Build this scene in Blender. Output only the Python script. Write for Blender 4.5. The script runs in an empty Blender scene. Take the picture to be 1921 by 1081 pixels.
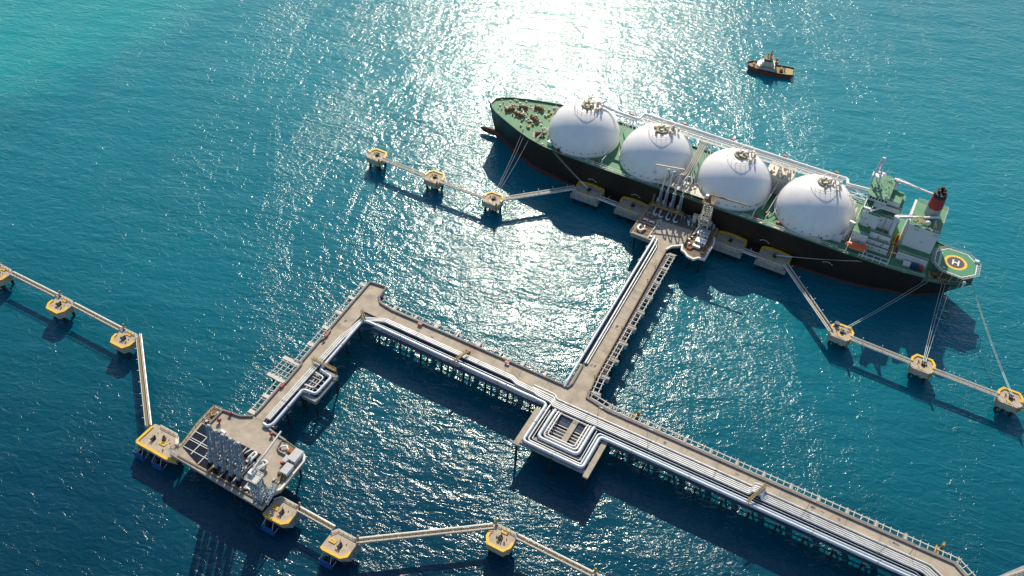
import bpy, math, random
from mathutils import Vector, Matrix
random.seed(7)
S = bpy.context.scene
C = bpy.data.collections.new("place"); S.collection.children.link(C)
PI = math.pi
ORG = {}

# ------------------------------------------------------------------ materials
def mat(name, col, rough=.6, metal=0., var=.12, scale=.4, stain=None, samt=.35, sscale=.15, bump=0., bscale=3., spec=None, stretch=None):
    m = bpy.data.materials.new(name); m.use_nodes = True
    nt = m.node_tree; N = nt.nodes; L = nt.links
    b = N['Principled BSDF']; b.inputs['Roughness'].default_value = rough; b.inputs['Metallic'].default_value = metal
    if spec is not None: b.inputs['Specular IOR Level'].default_value = spec
    tc = N.new('ShaderNodeTexCoord')
    src = tc.outputs['Object']
    if stretch:
        mp = N.new('ShaderNodeMapping'); mp.inputs['Scale'].default_value = stretch
        L.new(src, mp.inputs['Vector']); src = mp.outputs['Vector']
    n = N.new('ShaderNodeTexNoise'); n.inputs['Scale'].default_value = scale; n.inputs['Detail'].default_value = 6
    n.inputs['Roughness'].default_value = .65
    L.new(src, n.inputs['Vector'])
    r = N.new('ShaderNodeValToRGB'); e = r.color_ramp.elements
    e[0].position = .3; e[1].position = .7
    e[0].color = (*[c * (1 - var) for c in col], 1); e[1].color = (*[min(1, c * (1 + var)) for c in col], 1)
    L.new(n.outputs['Fac'], r.inputs['Fac']); out = r.outputs['Color']
    if stain:
        n2 = N.new('ShaderNodeTexNoise'); n2.inputs['Scale'].default_value = sscale; n2.inputs['Detail'].default_value = 8
        n2.inputs['Roughness'].default_value = .7
        L.new(src, n2.inputs['Vector'])
        r2 = N.new('ShaderNodeValToRGB'); r2.color_ramp.elements[0].position = .5; r2.color_ramp.elements[1].position = .72
        r2.color_ramp.elements[1].color = (samt, samt, samt, 1)
        L.new(n2.outputs['Fac'], r2.inputs['Fac'])
        mx = N.new('ShaderNodeMix'); mx.data_type = 'RGBA'
        L.new(r2.outputs['Color'], mx.inputs['Factor']); L.new(out, mx.inputs['A']); mx.inputs['B'].default_value = (*stain, 1)
        out = mx.outputs['Result']
    L.new(out, b.inputs['Base Color'])
    if bump:
        bn = N.new('ShaderNodeTexNoise'); bn.inputs['Scale'].default_value = bscale; bn.inputs['Detail'].default_value = 4
        L.new(src, bn.inputs['Vector'])
        bp = N.new('ShaderNodeBump'); bp.inputs['Strength'].default_value = .6; bp.inputs['Distance'].default_value = bump
        L.new(bn.outputs['Fac'], bp.inputs['Height']); L.new(bp.outputs['Normal'], b.inputs['Normal'])
    return m

M = dict(
 conc=mat('road_concrete', (.40, .345, .27), .85, var=.2, scale=.16, stain=(.19, .15, .11), samt=.7, sscale=.09),
 conc2=mat('grey_concrete', (.33, .31, .28), .85, var=.15, scale=.4, stain=(.14, .13, .12), samt=.6, sscale=.3),
 curb=mat('kerb_concrete', (.21, .19, .175), .9, var=.2, scale=.5, stain=(.11, .085, .07), samt=.6, sscale=.25),
 capc=mat('dolphin_concrete', (.45, .37, .275), .85, var=.15, scale=.5, stain=(.2, .17, .15), samt=.6, sscale=.35),
 slabside=mat('weathered_concrete', (.30, .30, .29), .9, var=.22, scale=.5, stain=(.09, .09, .09), samt=.7, sscale=.4, stretch=(1, 1, .25)),
 pile=mat('pile_steel', (.016, .017, .018), .8, var=.4, scale=.6),
 steel=mat('galvanised_steel', (.36, .38, .40), .5, metal=.25, var=.15, scale=.8),
 dsteel=mat('dark_steel', (.10, .11, .125), .6, metal=.2, var=.25, scale=.8),
 white=mat('white_paint', (.78, .78, .76), .45, var=.06, scale=.5, stain=(.45, .38, .30), samt=.35, sscale=.3),
 pipe=mat('pipe_cladding', (.66, .66, .64), .42, metal=.1, var=.14, scale=.25, stain=(.36, .34, .31), samt=.7, sscale=.22),
 pipeb=mat('large_pipe_cladding', (.56, .63, .70), .4, metal=.12, var=.08, scale=.4, stain=(.34, .36, .38), samt=.4, sscale=.3),
 rack=mat('rack_beam', (.54, .52, .47), .7, var=.14, scale=.6),
 tray=mat('grating_strip', (.085, .075, .085), .8, var=.25, scale=.9),
 yellow=mat('yellow_paint', (.74, .45, .018), .55, var=.14, scale=.9, stain=(.38, .24, .08), samt=.6, sscale=.5),
 ochre=mat('ochre_steel', (.33, .24, .08), .7, var=.25, scale=.9, stain=(.2, .11, .05), samt=.5, sscale=.8),
 blue=mat('fender_blue', (.012, .085, .32), .5, var=.2, scale=.5),
 black=mat('black_rubber', (.018, .019, .022), .6, var=.3, scale=1.),
 red=mat('red_paint', (.33, .032, .026), .5, var=.15, scale=1.),
 orange=mat('lifeboat_orange', (.72, .12, .02), .45, var=.08, scale=.6),
 rust=mat('rusty_grating', (.17, .125, .085), .85, var=.4, scale=.8, stain=(.30, .17, .08), samt=.8, sscale=.3),
 brown=mat('brown_steel', (.23, .15, .075), .75, var=.3, scale=.9),
 walk=mat('walkway_grating', (.21, .165, .085), .8, var=.2, scale=1.2),
 rail=mat('rail_paint', (.66, .64, .58), .55, var=.08, scale=1.),
 navy=mat('dark_floor_grating', (.012, .018, .034), .8, var=.3, scale=.6, spec=.08),
 asph=mat('dark_drip_floor', (.115, .108, .105), .85, var=.25, scale=.5, stain=(.2, .18, .16), samt=.5, sscale=.3),
 line=mat('floor_beam', (.52, .52, .50), .6, var=.12, scale=1.),
 armblue=mat('arm_steel', (.27, .36, .44), .45, metal=.2, var=.2, scale=1.2, stain=(.5, .56, .6), samt=.5, sscale=1.),
 hull=mat('hull_paint', (.028, .020, .0145), .42, var=.25, scale=.15, stain=(.055, .032, .02), samt=.5, sscale=.08),
 boot=mat('boot_topping', (.11, .036, .03), .6, var=.2, scale=.4),
 deck=mat('deck_green', (.06, .22, .11), .7, var=.18, scale=.18, stain=(.17, .27, .15), samt=.5, sscale=.12),
 deck2=mat('upper_deck_green', (.085, .25, .135), .7, var=.16, scale=.25, stain=(.17, .26, .15), samt=.6, sscale=.25),
 tank=mat('tank_white', (.82, .81, .80), .38, var=.03, scale=.12, stain=(.66, .63, .58), samt=.5, sscale=.25, stretch=(1, 1, .25)),
 house=mat('superstructure_white', (.70, .71, .72), .5, var=.04, scale=.25, stain=(.55, .53, .5), samt=.4, sscale=.25),
 cream=mat('cream_steel', (.62, .57, .47), .6, var=.15, scale=.5, stain=(.4, .3, .2), samt=.5, sscale=.5),
 glass=mat('window_glass', (.02, .025, .03), .12, var=.2, scale=1.),
 rope=mat('rope_fibre', (.50, .47, .40), .8, var=.1, scale=2.),
 ropew=mat('rope_tail', (.50, .68, .66), .7, var=.1, scale=2.),
 helig=mat('helideck_green', (.035, .23, .115), .65, var=.1, scale=.3),
 helid=mat('helideck_centre', (.045, .043, .07), .65, var=.1, scale=.5),
 tugh=mat('tug_hull_red', (.21, .06, .028), .55, var=.25, scale=.4, stain=(.10, .045, .03), samt=.6, sscale=.3),
 tugd=mat('tug_deck', (.30, .20, .09), .75, var=.25, scale=.5),
 tuga=mat('tug_aft_deck', (.36, .31, .12), .75, var=.15, scale=.5),
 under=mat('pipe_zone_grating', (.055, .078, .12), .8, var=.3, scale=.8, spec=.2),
 capg=mat('dome_cap_green', (.26, .26, .16), .7, var=.25, scale=.6),
 cblue=mat('container_blue', (.02, .045, .12), .6, var=.2, scale=.8),
 capr=mat('cap_walkway', (.42, .35, .25), .75, var=.35, scale=1.1, stain=(.2, .15, .09), samt=.7, sscale=.6),
 coil=mat('orange_brown_steel', (.42, .14, .03), .6, var=.25, scale=.8),
)

# ------------------------------------------------------------------ mesh builder
class MB:
    def __init__(s): s.v = []; s.f = []
    def add(s, vs, fs):
        o = len(s.v); s.v += [tuple(v) for v in vs]; s.f += [tuple(i + o for i in f) for f in fs]; return s
    def box(s, x0, x1, y0, y1, z0, z1):
        return s.add([(x0,y0,z0),(x1,y0,z0),(x1,y1,z0),(x0,y1,z0),(x0,y0,z1),(x1,y0,z1),(x1,y1,z1),(x0,y1,z1)],
                     [(3,2,1,0),(4,5,6,7),(0,1,5,4),(1,2,6,5),(2,3,7,6),(3,0,4,7)])
    def cbox(s, c, sx, sy, sz, rz=0., base=True):
        ca, sa = math.cos(rz), math.sin(rz); z0 = c[2] if base else c[2] - sz / 2
        P = [(-sx/2,-sy/2),(sx/2,-sy/2),(sx/2,sy/2),(-sx/2,sy/2)]
        P = [(c[0]+x*ca-y*sa, c[1]+x*sa+y*ca) for x, y in P]
        return s.prism(P, z0, z0 + sz)
    def prism(s, P, z0, z1, top=None):
        a = sum(P[i][0]*P[(i+1) % len(P)][1]-P[(i+1) % len(P)][0]*P[i][1] for i in range(len(P)))
        if a < 0:
            P = P[::-1]
            if top: top = top[::-1]
        T = top or P; n = len(P)
        return s.add([(x, y, z0) for x, y in P] + [(x, y, z1) for x, y in T],
                     [tuple(range(n-1, -1, -1)), tuple(range(n, 2*n))] + [(i, (i+1) % n, n+(i+1) % n, n+i) for i in range(n)])
    def bar(s, p, q, w, h=None):
        h = h or w; p = Vector(p); q = Vector(q); d = (q-p)
        if d.length < 1e-6: return s
        d.normalize(); u = Vector((0,0,1)) if abs(d.z) < .95 else Vector((0,1,0))
        r = d.cross(u).normalized(); u = r.cross(d)
        vs = [a + r*(sx*w/2) + u*(sy*h/2) for a in (p, q) for sx, sy in ((-1,-1),(1,-1),(1,1),(-1,1))]
        return s.add(vs, [(0,1,2,3),(7,6,5,4),(1,0,4,5),(2,1,5,6),(3,2,6,7),(0,3,7,4)])
    def cyl(s, p, q, r0, r1=None, n=10):
        r1 = r0 if r1 is None else r1; p = Vector(p); q = Vector(q); d = (q-p).normalized()
        u = Vector((0,0,1)) if abs(d.z) < .95 else Vector((0,1,0)); r = d.cross(u).normalized(); u = r.cross(d)
        vs = [a + (r*math.cos(2*PI*i/n) + u*math.sin(2*PI*i/n))*rr for a, rr in ((p, r0), (q, r1)) for i in range(n)]
        return s.add(vs, [tuple(range(n)), tuple(range(2*n-1, n-1, -1))] + [((i+1) % n, i, n+i, n+(i+1) % n) for i in range(n)])
    def tube(s, path, r, n=8):
        P = [Vector(p) for p in path]; k = len(P); vs = []; fs = []
        pu = None
        for i in range(k):
            d = ((P[min(i+1, k-1)]-P[i]).normalized() + (P[i]-P[max(i-1, 0)]).normalized())
            if d.length < 1e-6: d = P[min(i+1, k-1)]-P[max(i-1, 0)]
            d.normalize()
            if pu is None: pu = Vector((0,0,1)) if abs(d.z) < .9 else Vector((0,1,0))
            rr = d.cross(pu).normalized(); u = rr.cross(d).normalized(); pu = u
            c = 1.
            if 0 < i < k-1:
                cs = max(.3, (P[i+1]-P[i]).normalized().dot((P[i]-P[i-1]).normalized())); c = min(1.3, 1/math.sqrt((1+cs)/2))
            vs += [P[i] + (rr*math.cos(2*PI*j/n)*c + u*math.sin(2*PI*j/n))*r for j in range(n)]
        for i in range(k-1):
            fs += [(i*n+(j+1) % n, i*n+j, (i+1)*n+j, (i+1)*n+(j+1) % n) for j in range(n)]
        fs += [tuple(range(n)), tuple(range(k*n-1, (k-1)*n-1, -1))]
        return s.add(vs, fs)
    def lathe(s, prof, c=(0,0,0), n=32):
        vs = [(c[0]+r*math.cos(2*PI*j/n), c[1]+r*math.sin(2*PI*j/n), c[2]+z) for r, z in prof for j in range(n)]; k = len(prof)
        fs = [(i*n+j, i*n+(j+1) % n, (i+1)*n+(j+1) % n, (i+1)*n+j) for i in range(k-1) for j in range(n)]
        return s.add(vs, fs + [tuple(range(n-1, -1, -1)), tuple(range((k-1)*n, k*n))])
    def ball(s, c, r, n=12, sq=1.):
        k = n//2; return s.lathe([(max(.01, r*math.sin(PI*i/k)), -r*sq*math.cos(PI*i/k)) for i in range(k+1)], c, n)
    def wall(s, path, w, z0, z1, side=0.):
        "a wall of width w along a 2-D path; side shifts it sideways"
        P = [Vector(p) for p in path]; k = len(P); A = []; B = []
        for i in range(k):
            d0 = (P[i]-P[i-1]).normalized() if i else (P[1]-P[0]).normalized()
            d1 = (P[i+1]-P[i]).normalized() if i < k-1 else d0
            nrm = Vector((-d0.y-d1.y, d0.x+d1.x)).normalized(); c = 1/max(.4, nrm.dot(Vector((-d0.y, d0.x))))
            A.append(P[i]+nrm*c*(side+w/2)); B.append(P[i]+nrm*c*(side-w/2))
        vs = [(p.x,p.y,z) for Q in (A, B) for z in (z0, z1) for p in Q]
        a0, a1, b0, b1 = 0, k, 2*k, 3*k; fs = []
        for i in range(k-1):
            fs += [(a1+i+1,a1+i,b1+i,b1+i+1),(a0+i,a0+i+1,b0+i+1,b0+i),(a1+i,a1+i+1,a0+i+1,a0+i),(b1+i+1,b1+i,b0+i,b0+i+1)]
        fs += [(a0,b0,b1,a1),(a0+k-1,a1+k-1,b1+k-1,b0+k-1)]
        return s.add(vs, fs)
    def lattice(s, p, q, w0, w1, bays, r, axis=None):
        p = Vector(p); q = Vector(q); d = (q-p).normalized()
        a = Vector(axis) if axis else (Vector((1,0,0)) if abs(d.x) < .8 else Vector((0,0,1)))
        u = (a - d*a.dot(d)).normalized(); v = d.cross(u)
        K = ((-1,-1),(1,-1),(1,1),(-1,1))
        def ring(t): c = p.lerp(q, t); w = (w0+(w1-w0)*t)/2; return [c+u*x*w+v*y*w for x, y in K]
        R = [ring(i/bays) for i in range(bays+1)]
        for j in range(4): s.bar(R[0][j], R[-1][j], r*1.5)
        for i in range(bays):
            for j in range(4):
                k = (j+1) % 4
                s.bar(R[i+1][j], R[i+1][k], r)
                s.bar(R[i][j], R[i+1][k], r) if (i+j) % 2 else s.bar(R[i][k], R[i+1][j], r)
        return s
    def rail(s, path, h=1.1, r=.1, step=3.):
        P = [Vector(p) for p in path]
        for a, b in zip(P[:-1], P[1:]):
            s.bar(a+Vector((0,0,h)), b+Vector((0,0,h)), r); s.bar(a+Vector((0,0,h*.5)), b+Vector((0,0,h*.5)), r*.7)
            n = max(1, int((b-a).length/step))
            for i in range(n+1):
                c = a.lerp(b, i/n); s.bar(c, c+Vector((0,0,h)), r*.8)
        return s
    def build(s, name, m, parent=None, smooth=False, org=None):
        o0 = Vector(org) if org else (ORG.get(parent.name, Vector()) if parent else Vector())
        me = bpy.data.meshes.new(name)
        me.from_pydata([tuple(Vector(v)-o0) for v in s.v], [], s.f); me.update()
        me.materials.append(M[m] if isinstance(m, str) else m)
        if smooth:
            me.polygons.foreach_set('use_smooth', [True]*len(me.polygons))
            try: me.set_sharp_from_angle(angle=math.radians(40))
            except Exception: pass
        o = bpy.data.objects.new(name, me); C.objects.link(o)
        if parent: o.parent = parent
        else: o.location = o0
        ORG[o.name] = o0
        return o

def pieces(name, m, parent, boxes=(), cyls=()):
    "scattered fittings, each an object of its own"
    for q in boxes: MB().box(*q).build(name, m, parent)
    for q in cyls: MB().cyl(*q).build(name, m, parent)

def tag(o, label=None, cat=None, group=None, kind=None):
    for k, v in (('label', label), ('category', cat), ('group', group), ('kind', kind)):
        if v: o[k] = v
    return o
def thing(name, label, cat, loc=(0,0,0), group=None):
    o = bpy.data.objects.new(name, None); C.objects.link(o); o.location = loc; o.empty_display_size = 2
    ORG[o.name] = Vector(loc)
    return tag(o, label, cat, group)
def copy_tree(o, parent=None):
    c = o.copy(); C.objects.link(c)
    if parent: c.parent = parent
    for ch in list(o.children): copy_tree(ch, c)
    return c
def dup(proto, used, loc, rz, label):
    o = proto if not used else copy_tree(proto)
    o.location = loc; o.rotation_euler = (0, 0, rz); o['label'] = label
    ORG[o.name] = Vector(loc)
    return o
def fillet(path, rad, seg=4):
    P = [Vector(p) for p in path]; out = [P[0]]
    for i in range(1, len(P)-1):
        a, b, c = P[i-1], P[i], P[i+1]; d0 = (a-b); d1 = (c-b)
        r = min(rad, d0.length*.45, d1.length*.45); p = b+d0.normalized()*r; q = b+d1.normalized()*r
        for k in range(seg+1):
            t = k/seg; out.append(p*(1-t)**2 + b*2*t*(1-t) + q*t*t)
    out.append(P[-1]); return out
def pipeline(name, label, path, r, m='pipe', rad=1.6, group='product pipelines along the jetty', flange=24., n=10, seg=4):
    pts = fillet(path, rad, seg)
    o = thing(name, label, 'pipeline', tuple(pts[0]), group)
    MB().tube(pts, r, n).build('pipe', m, o, True)
    if flange:
        for a, b in zip(pts[:-1], pts[1:]):
            L = (b-a).length
            if L > flange*.8:
                k = int(L/flange) or 1
                for i in range(k):
                    c = a.lerp(b, (i+.5)/k); d = (b-a).normalized()*.3; MB().cyl(c-d, c+d, r*1.2, n=n).build('joint_band', 'steel', o)
    return o

# ------------------------------------------------------------------ camera, light, sky
def make_camera():
    p, r, y = math.radians(45.14), math.radians(2.47), math.radians(26.79)
    F = Vector((0, math.cos(p), -math.sin(p))); U = Vector((0, math.sin(p), math.cos(p))); R = Vector((1, 0, 0))
    R2 = R*math.cos(r)+U*math.sin(r); U2 = -R*math.sin(r)+U*math.cos(r)
    Z = Matrix.Rotation(y, 3, 'Z'); R2, U2, F = Z@R2, Z@U2, Z@F
    cd = bpy.data.cameras.new('camera'); cd.sensor_width = 36; cd.lens = 1710/1921*36
    cd.clip_start = 1; cd.clip_end = 30000
    o = bpy.data.objects.new('camera', cd); C.objects.link(o)
    o.matrix_world = Matrix(((R2.x, U2.x, -F.x, 0), (R2.y, U2.y, -F.y, 0), (R2.z, U2.z, -F.z, 342), (0, 0, 0, 1)))
    S.camera = o
make_camera()
SUN_EL, SUN_AZ = math.radians(37), math.radians(24.5)      # azimuth counter-clockwise from +Y
sv = Vector((-math.sin(SUN_AZ)*math.cos(SUN_EL), math.cos(SUN_AZ)*math.cos(SUN_EL), math.sin(SUN_EL)))
sl = bpy.data.lights.new('sun', 'SUN'); sl.energy = 4.6; sl.angle = math.radians(.53); sl.color = (1, .89, .71)
so = bpy.data.objects.new('sun', sl); C.objects.link(so); so.rotation_euler = sv.to_track_quat('Z', 'Y').to_euler(); so.location = (0, 0, 600)
W = bpy.data.worlds.new('World'); S.world = W; W.use_nodes = True
sk = W.node_tree.nodes.new('ShaderNodeTexSky'); sk.sky_type = 'NISHITA'; sk.sun_disc = False
sk.sun_elevation = SUN_EL; sk.sun_rotation = -SUN_AZ; sk.altitude = 0; sk.dust_density = .8; sk.air_density = 1.; sk.ozone_density = 1.2
bg = W.node_tree.nodes['Background']; bg.inputs['Strength'].default_value = .115
W.node_tree.links.new(sk.outputs['Color'], bg.inputs['Color'])
S.view_settings.view_transform = 'Standard'; S.view_settings.look = 'None'; S.view_settings.exposure = .27; S.view_settings.gamma = 1
S.render.engine = 'CYCLES'
S.cycles.max_bounces = 6; S.cycles.glossy_bounces = 3; S.cycles.diffuse_bounces = 3
S.cycles.sample_clamp_indirect = 4; S.cycles.caustics_reflective = False; S.cycles.caustics_refractive = False

# ------------------------------------------------------------------ the sea
def sea_material():
    m = bpy.data.materials.new('sea_water'); m.use_nodes = True
    nt = m.node_tree; N = nt.nodes; L = nt.links; b = N['Principled BSDF']
    b.inputs['IOR'].default_value = 1.333; b.inputs['Specular Tint'].default_value = (.92, 1., .98, 1); b.inputs['Specular IOR Level'].default_value = .42
    tc = N.new('ShaderNodeTexCoord').outputs['Object']
    def mapping(rot, sc):
        q = N.new('ShaderNodeMapping'); q.vector_type = 'TEXTURE'; q.inputs['Rotation'].default_value = (0, 0, math.radians(rot)); q.inputs['Scale'].default_value = (1/sc[0], 1/sc[1], 1/sc[2])
        L.new(tc, q.inputs['Vector']); return q.outputs['Vector']
    def noise(vec, scale, det=2., rough=.5, dist=0.):
        q = N.new('ShaderNodeTexNoise'); q.inputs['Scale'].default_value = scale; q.inputs['Detail'].default_value = det
        q.inputs['Roughness'].default_value = rough; q.inputs['Distortion'].default_value = dist
        L.new(vec, q.inputs['Vector']); return q.outputs['Fac']
    def math_(op, a, bb=None, cl=False):
        q = N.new('ShaderNodeMath'); q.operation = op; q.use_clamp = cl
        for i, x in enumerate((a, bb)):
            if x is None: continue
            if isinstance(x, (int, float)): q.inputs[i].default_value = x
            else: L.new(x, q.inputs[i])
        return q.outputs[0]
    def ramp(f, stops):
        q = N.new('ShaderNodeValToRGB'); e = q.color_ramp.elements
        while len(e) < len(stops): e.new(.5)
        for i, (p, c) in enumerate(stops): e[i].position = p; e[i].color = (*c, 1)
        L.new(f, q.inputs['Fac']); return q.outputs['Color']
    def mrange(f, a, bb, c=0., d=1., smooth=True):
        q = N.new('ShaderNodeMapRange'); q.interpolation_type = 'SMOOTHSTEP' if smooth else 'LINEAR'
        for i, x in enumerate((f, a, bb, c, d)):
            if isinstance(x, (int, float)): q.inputs[i].default_value = x
            else: L.new(x, q.inputs[i])
        return q.outputs[0]
    sep = N.new('ShaderNodeSeparateXYZ'); L.new(tc, sep.inputs[0])
    # vignette painted into the water colour, navy near the camera, with a shallow bank
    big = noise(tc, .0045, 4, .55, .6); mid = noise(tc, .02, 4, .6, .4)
    ax = math_('ADD', math_('MULTIPLY', sep.outputs['X'], -.454), math_('MULTIPLY', sep.outputs['Y'], .891))   # distance along the viewing direction
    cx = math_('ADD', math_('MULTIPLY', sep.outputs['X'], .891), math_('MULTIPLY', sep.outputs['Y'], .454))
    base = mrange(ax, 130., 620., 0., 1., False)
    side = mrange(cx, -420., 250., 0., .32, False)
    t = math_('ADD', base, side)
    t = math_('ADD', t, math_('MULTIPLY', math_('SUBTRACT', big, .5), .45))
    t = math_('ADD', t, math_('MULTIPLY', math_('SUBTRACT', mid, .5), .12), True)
    vignetted = ramp(t, [(0., (.0003, .013, .028)), (.3, (.0006, .043, .078)), (.6, (.0018, .122, .168)), (1., (.006, .185, .235))])
    # shallow bank towards one side
    bx = math_('DIVIDE', math_('ADD', sep.outputs['X'], 640.), 150.); by = math_('DIVIDE', math_('SUBTRACT', sep.outputs['Y'], 390.), 175.)
    rr = math_('ADD', math_('MULTIPLY', bx, bx), math_('MULTIPLY', by, by))
    rr = math_('ADD', rr, math_('MULTIPLY', math_('SUBTRACT', noise(tc, .012, 5, .6, .8), .5), 1.3))
    bank = mrange(rr, .55, 1.3, 1., 0.)
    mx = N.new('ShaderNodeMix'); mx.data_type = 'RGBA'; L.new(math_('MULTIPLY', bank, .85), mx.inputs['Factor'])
    L.new(vignetted, mx.inputs['A']); mx.inputs['B'].default_value = (.006, .25, .27, 1)
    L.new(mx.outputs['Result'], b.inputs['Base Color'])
    # waves: swell, chop and ripples; gusts make streaks of rougher water along the wind
    gust = noise(mapping(24, (.030, .0075, .02)), 1., 5, .62, .7)
    g = mrange(gust, .36, .64, .55, 1.5)
    swell = noise(mapping(20, (.020, .060, .02)), 1., 2, .5, .3)
    chop = noise(mapping(12, (.15, .27, .1)), 1., 3, .5, .9)
    rip = noise(mapping(28, (.55, .85, .4)), 1., 3, .55, .8)
    h = math_('ADD', math_('MULTIPLY', swell, 1.2), math_('MULTIPLY', math_('MULTIPLY', chop, .66), mrange(gust, .3, .7, .8, 1.15)))
    h = math_('ADD', h, math_('MULTIPLY', math_('MULTIPLY', rip, .19), g))
    bp = N.new('ShaderNodeBump'); bp.inputs['Strength'].default_value = 1.; bp.inputs['Distance'].default_value = 1.
    L.new(h, bp.inputs['Height']); L.new(bp.outputs['Normal'], b.inputs['Normal'])
    L.new(mrange(gust, .3, .7, .13, .17), b.inputs['Roughness'])
    return m
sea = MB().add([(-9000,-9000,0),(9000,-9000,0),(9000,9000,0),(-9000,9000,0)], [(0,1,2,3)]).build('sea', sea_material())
tag(sea, 'teal and navy sea rippled by wind, glittering below the sun', 'sea', kind='structure')

# ------------------------------------------------------------------ trestles
ZT = 12.
def crosshead(parent, a, b, w, z1=11.1, th=1.3, npile=3, m='slabside', r=.55):
    "beam from a to b (2-D) carrying the deck on raked piles"
    a = Vector((*a, z1-th/2)); b = Vector((*b, z1-th/2))
    o = MB().bar(a, b, w, th).build('crosshead', m, parent)
    d = (b-a).normalized(); n = Vector((-d.y, d.x, 0))
    for i in range(npile):
        t = (i+.5)/npile*.92+.04; p = a.lerp(b, t)
        rk = (d*(1.6 if i == npile-1 else -1.6 if i == 0 else 0))
        MB().cyl(p-Vector((0,0,th/2)), p+rk+Vector((0,0,-p.z-3)), r, n=8).build('pile', 'pile', o)
def xl3(y): return -208.5-.0445*(y-164.7)          # kerb line of the left branch
def xl2(y): return -92.2-.026*(y-249.)             # cross branch, pipe side of the road
def xr2(y): return -85.3-.043*(y-249.)             # cross branch, rack side of the road

tm = thing('jetty_trestle', 'long concrete trestle road crossing the photo, with white pipe band on its near side', 'trestle', (-60, 244, 0), 'trestle branches of the jetty')
MB().prism([(-203.3,241.9),(-97,241.2),(-60,240.55),(69.5,240.25),(95,227.5),(101,232),(79,246.3),(-72.9,246.4),(-83.9,248.4),(-85.2,249.6),(-192,249.6),(-200.2,250.4),(-203.3,253)], 11.2, ZT).build('deck', 'conc', tm)
MB().wall([(99.5,231.2),(78.6,245.9),(-72.9,246.1),(-84.4,248.2),(-85.2,252)], 1.3, 12.004, 12.75).build('kerb', 'curb', tm)
MB().wall([(-94.4,264.6),(-93.8,252),(-94.8,249.1),(-120,249.2),(-160,249.25),(-191.8,249.1),(-199.6,250.3),(-202.4,253.2),(-203.0,261)], .75, 12.004, 12.9).build('kerb', 'curb', tm)
for i, x in enumerate((-191.4,-179.3,-167.4,-155.6,-143.5,-131.4,-119.5,-107.5)):
    crosshead(tm, (x+.2, 233.4), (x, 253.0), 2.0 if i % 2 == 0 else 1.0)
for i, x in enumerate((-95.8,-72.9,-61.5,-49.,-36.8,-24.7,-12.8,-.8,11.2,23.1,35.2,47.1,59.,71.6)):
    crosshead(tm, (x+.3, 229.2), (x, 246 if i == 0 else 249.6), 1.7)
crosshead(tm, (86.5, 226.5), (80.2, 248.6), 1.7)

tc_ = thing('jetty_trestle', 'concrete trestle branch running up to the berth of the big ship', 'trestle', (-90, 305, 0), 'trestle branches of the jetty')
MB().prism([(-95.9,249.604),(-85.25,249.604),(xr2(265),265),(xr2(361),361),(-90.2,361.98),(-96.2,361.98),(xl2(361)-.3,361),(xl2(266)-.3,266),(-92.6,266),(-92.4,264.9),(-95.4,264.9)], 11.2, ZT).build('deck', 'conc', tc_)
MB().wall([(-85.0,253),(xr2(262)-.3,262),(xr2(360),360)], .55, 12.004, 12.7).build('kerb', 'brown', tc_)
MB().wall([(-92.9,266.2),(xl2(360)-.1,360)], .35, 12.004, 12.55).build('kerb', 'curb', tc_)
MB().wall([(xr2(266)+1.6,266),(xr2(357)+1.6,357)], 2.5, 11.0, 11.5).build('cable_tray', 'tray', tc_)
for y in (253.,263.8,275.5,287.3,299.,310.8,322.6,334.4,346.4,358.1):
    crosshead(tc_, (xl2(y)-5.8, y+.5), (xr2(y)+5.6, y-.6), 1.9, npile=3, m='rack')

for i in range(13):
    y = 262+i*8.; MB().bar((xl2(y),y,12.0),(xr2(y)-.4,y-.2,12.0),.22,.02).build('expansion_joint','curb',tc_)
for i in range(19):
    x = -188.+i*14.; MB().bar((x,241.4 if x < -90 else 240.6,12.0),(x+.1,248.2 if x < -90 else 245.,12.0),.22,.02).build('expansion_joint','curb',tm)
tl = thing('jetty_trestle', 'left concrete trestle branch between the corner and the empty near berth', 'trestle', (-206, 210, 0), 'trestle branches of the jetty')
MB().prism([(xl3(164.7),165.2),(-203.2,165.2),(-203.6,183),(-203.9,222),(-203.304,224.5),(-203.304,253.4),(-203.9,261.4),(xl3(260.3),260.3)], 11.2, ZT).build('deck', 'conc', tl)
MB().wall([(-204.2,261.0),(-212.4,260.0),(xl3(224)+.4,224),(xl3(222)+1.3,222.6),(xl3(217)+1.3,217),(xl3(216)+.4,215.5),(xl3(199)+.4,200.5),(xl3(199)+1.3,199),(xl3(186)+1.3,186.6),(xl3(186)+.5,185.2),(-208.4,170.5),(-208.5,166)], .8, 12.004, 12.95).build('kerb', 'curb', tl)
for y in (256.6,246.1,234.9,223.4,211.1,176.2,166.4):
    crosshead(tl, (xl3(y)-3.9, y+.4), (-197.2-.03*(y-164), y-.6), 1.9)
for y in (198.9, 187.4):
    crosshead(tl, (-219.4, y+.2), (-197.8, y-.3), 2.0, z1=11.7, npile=4, m='rack')

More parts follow.
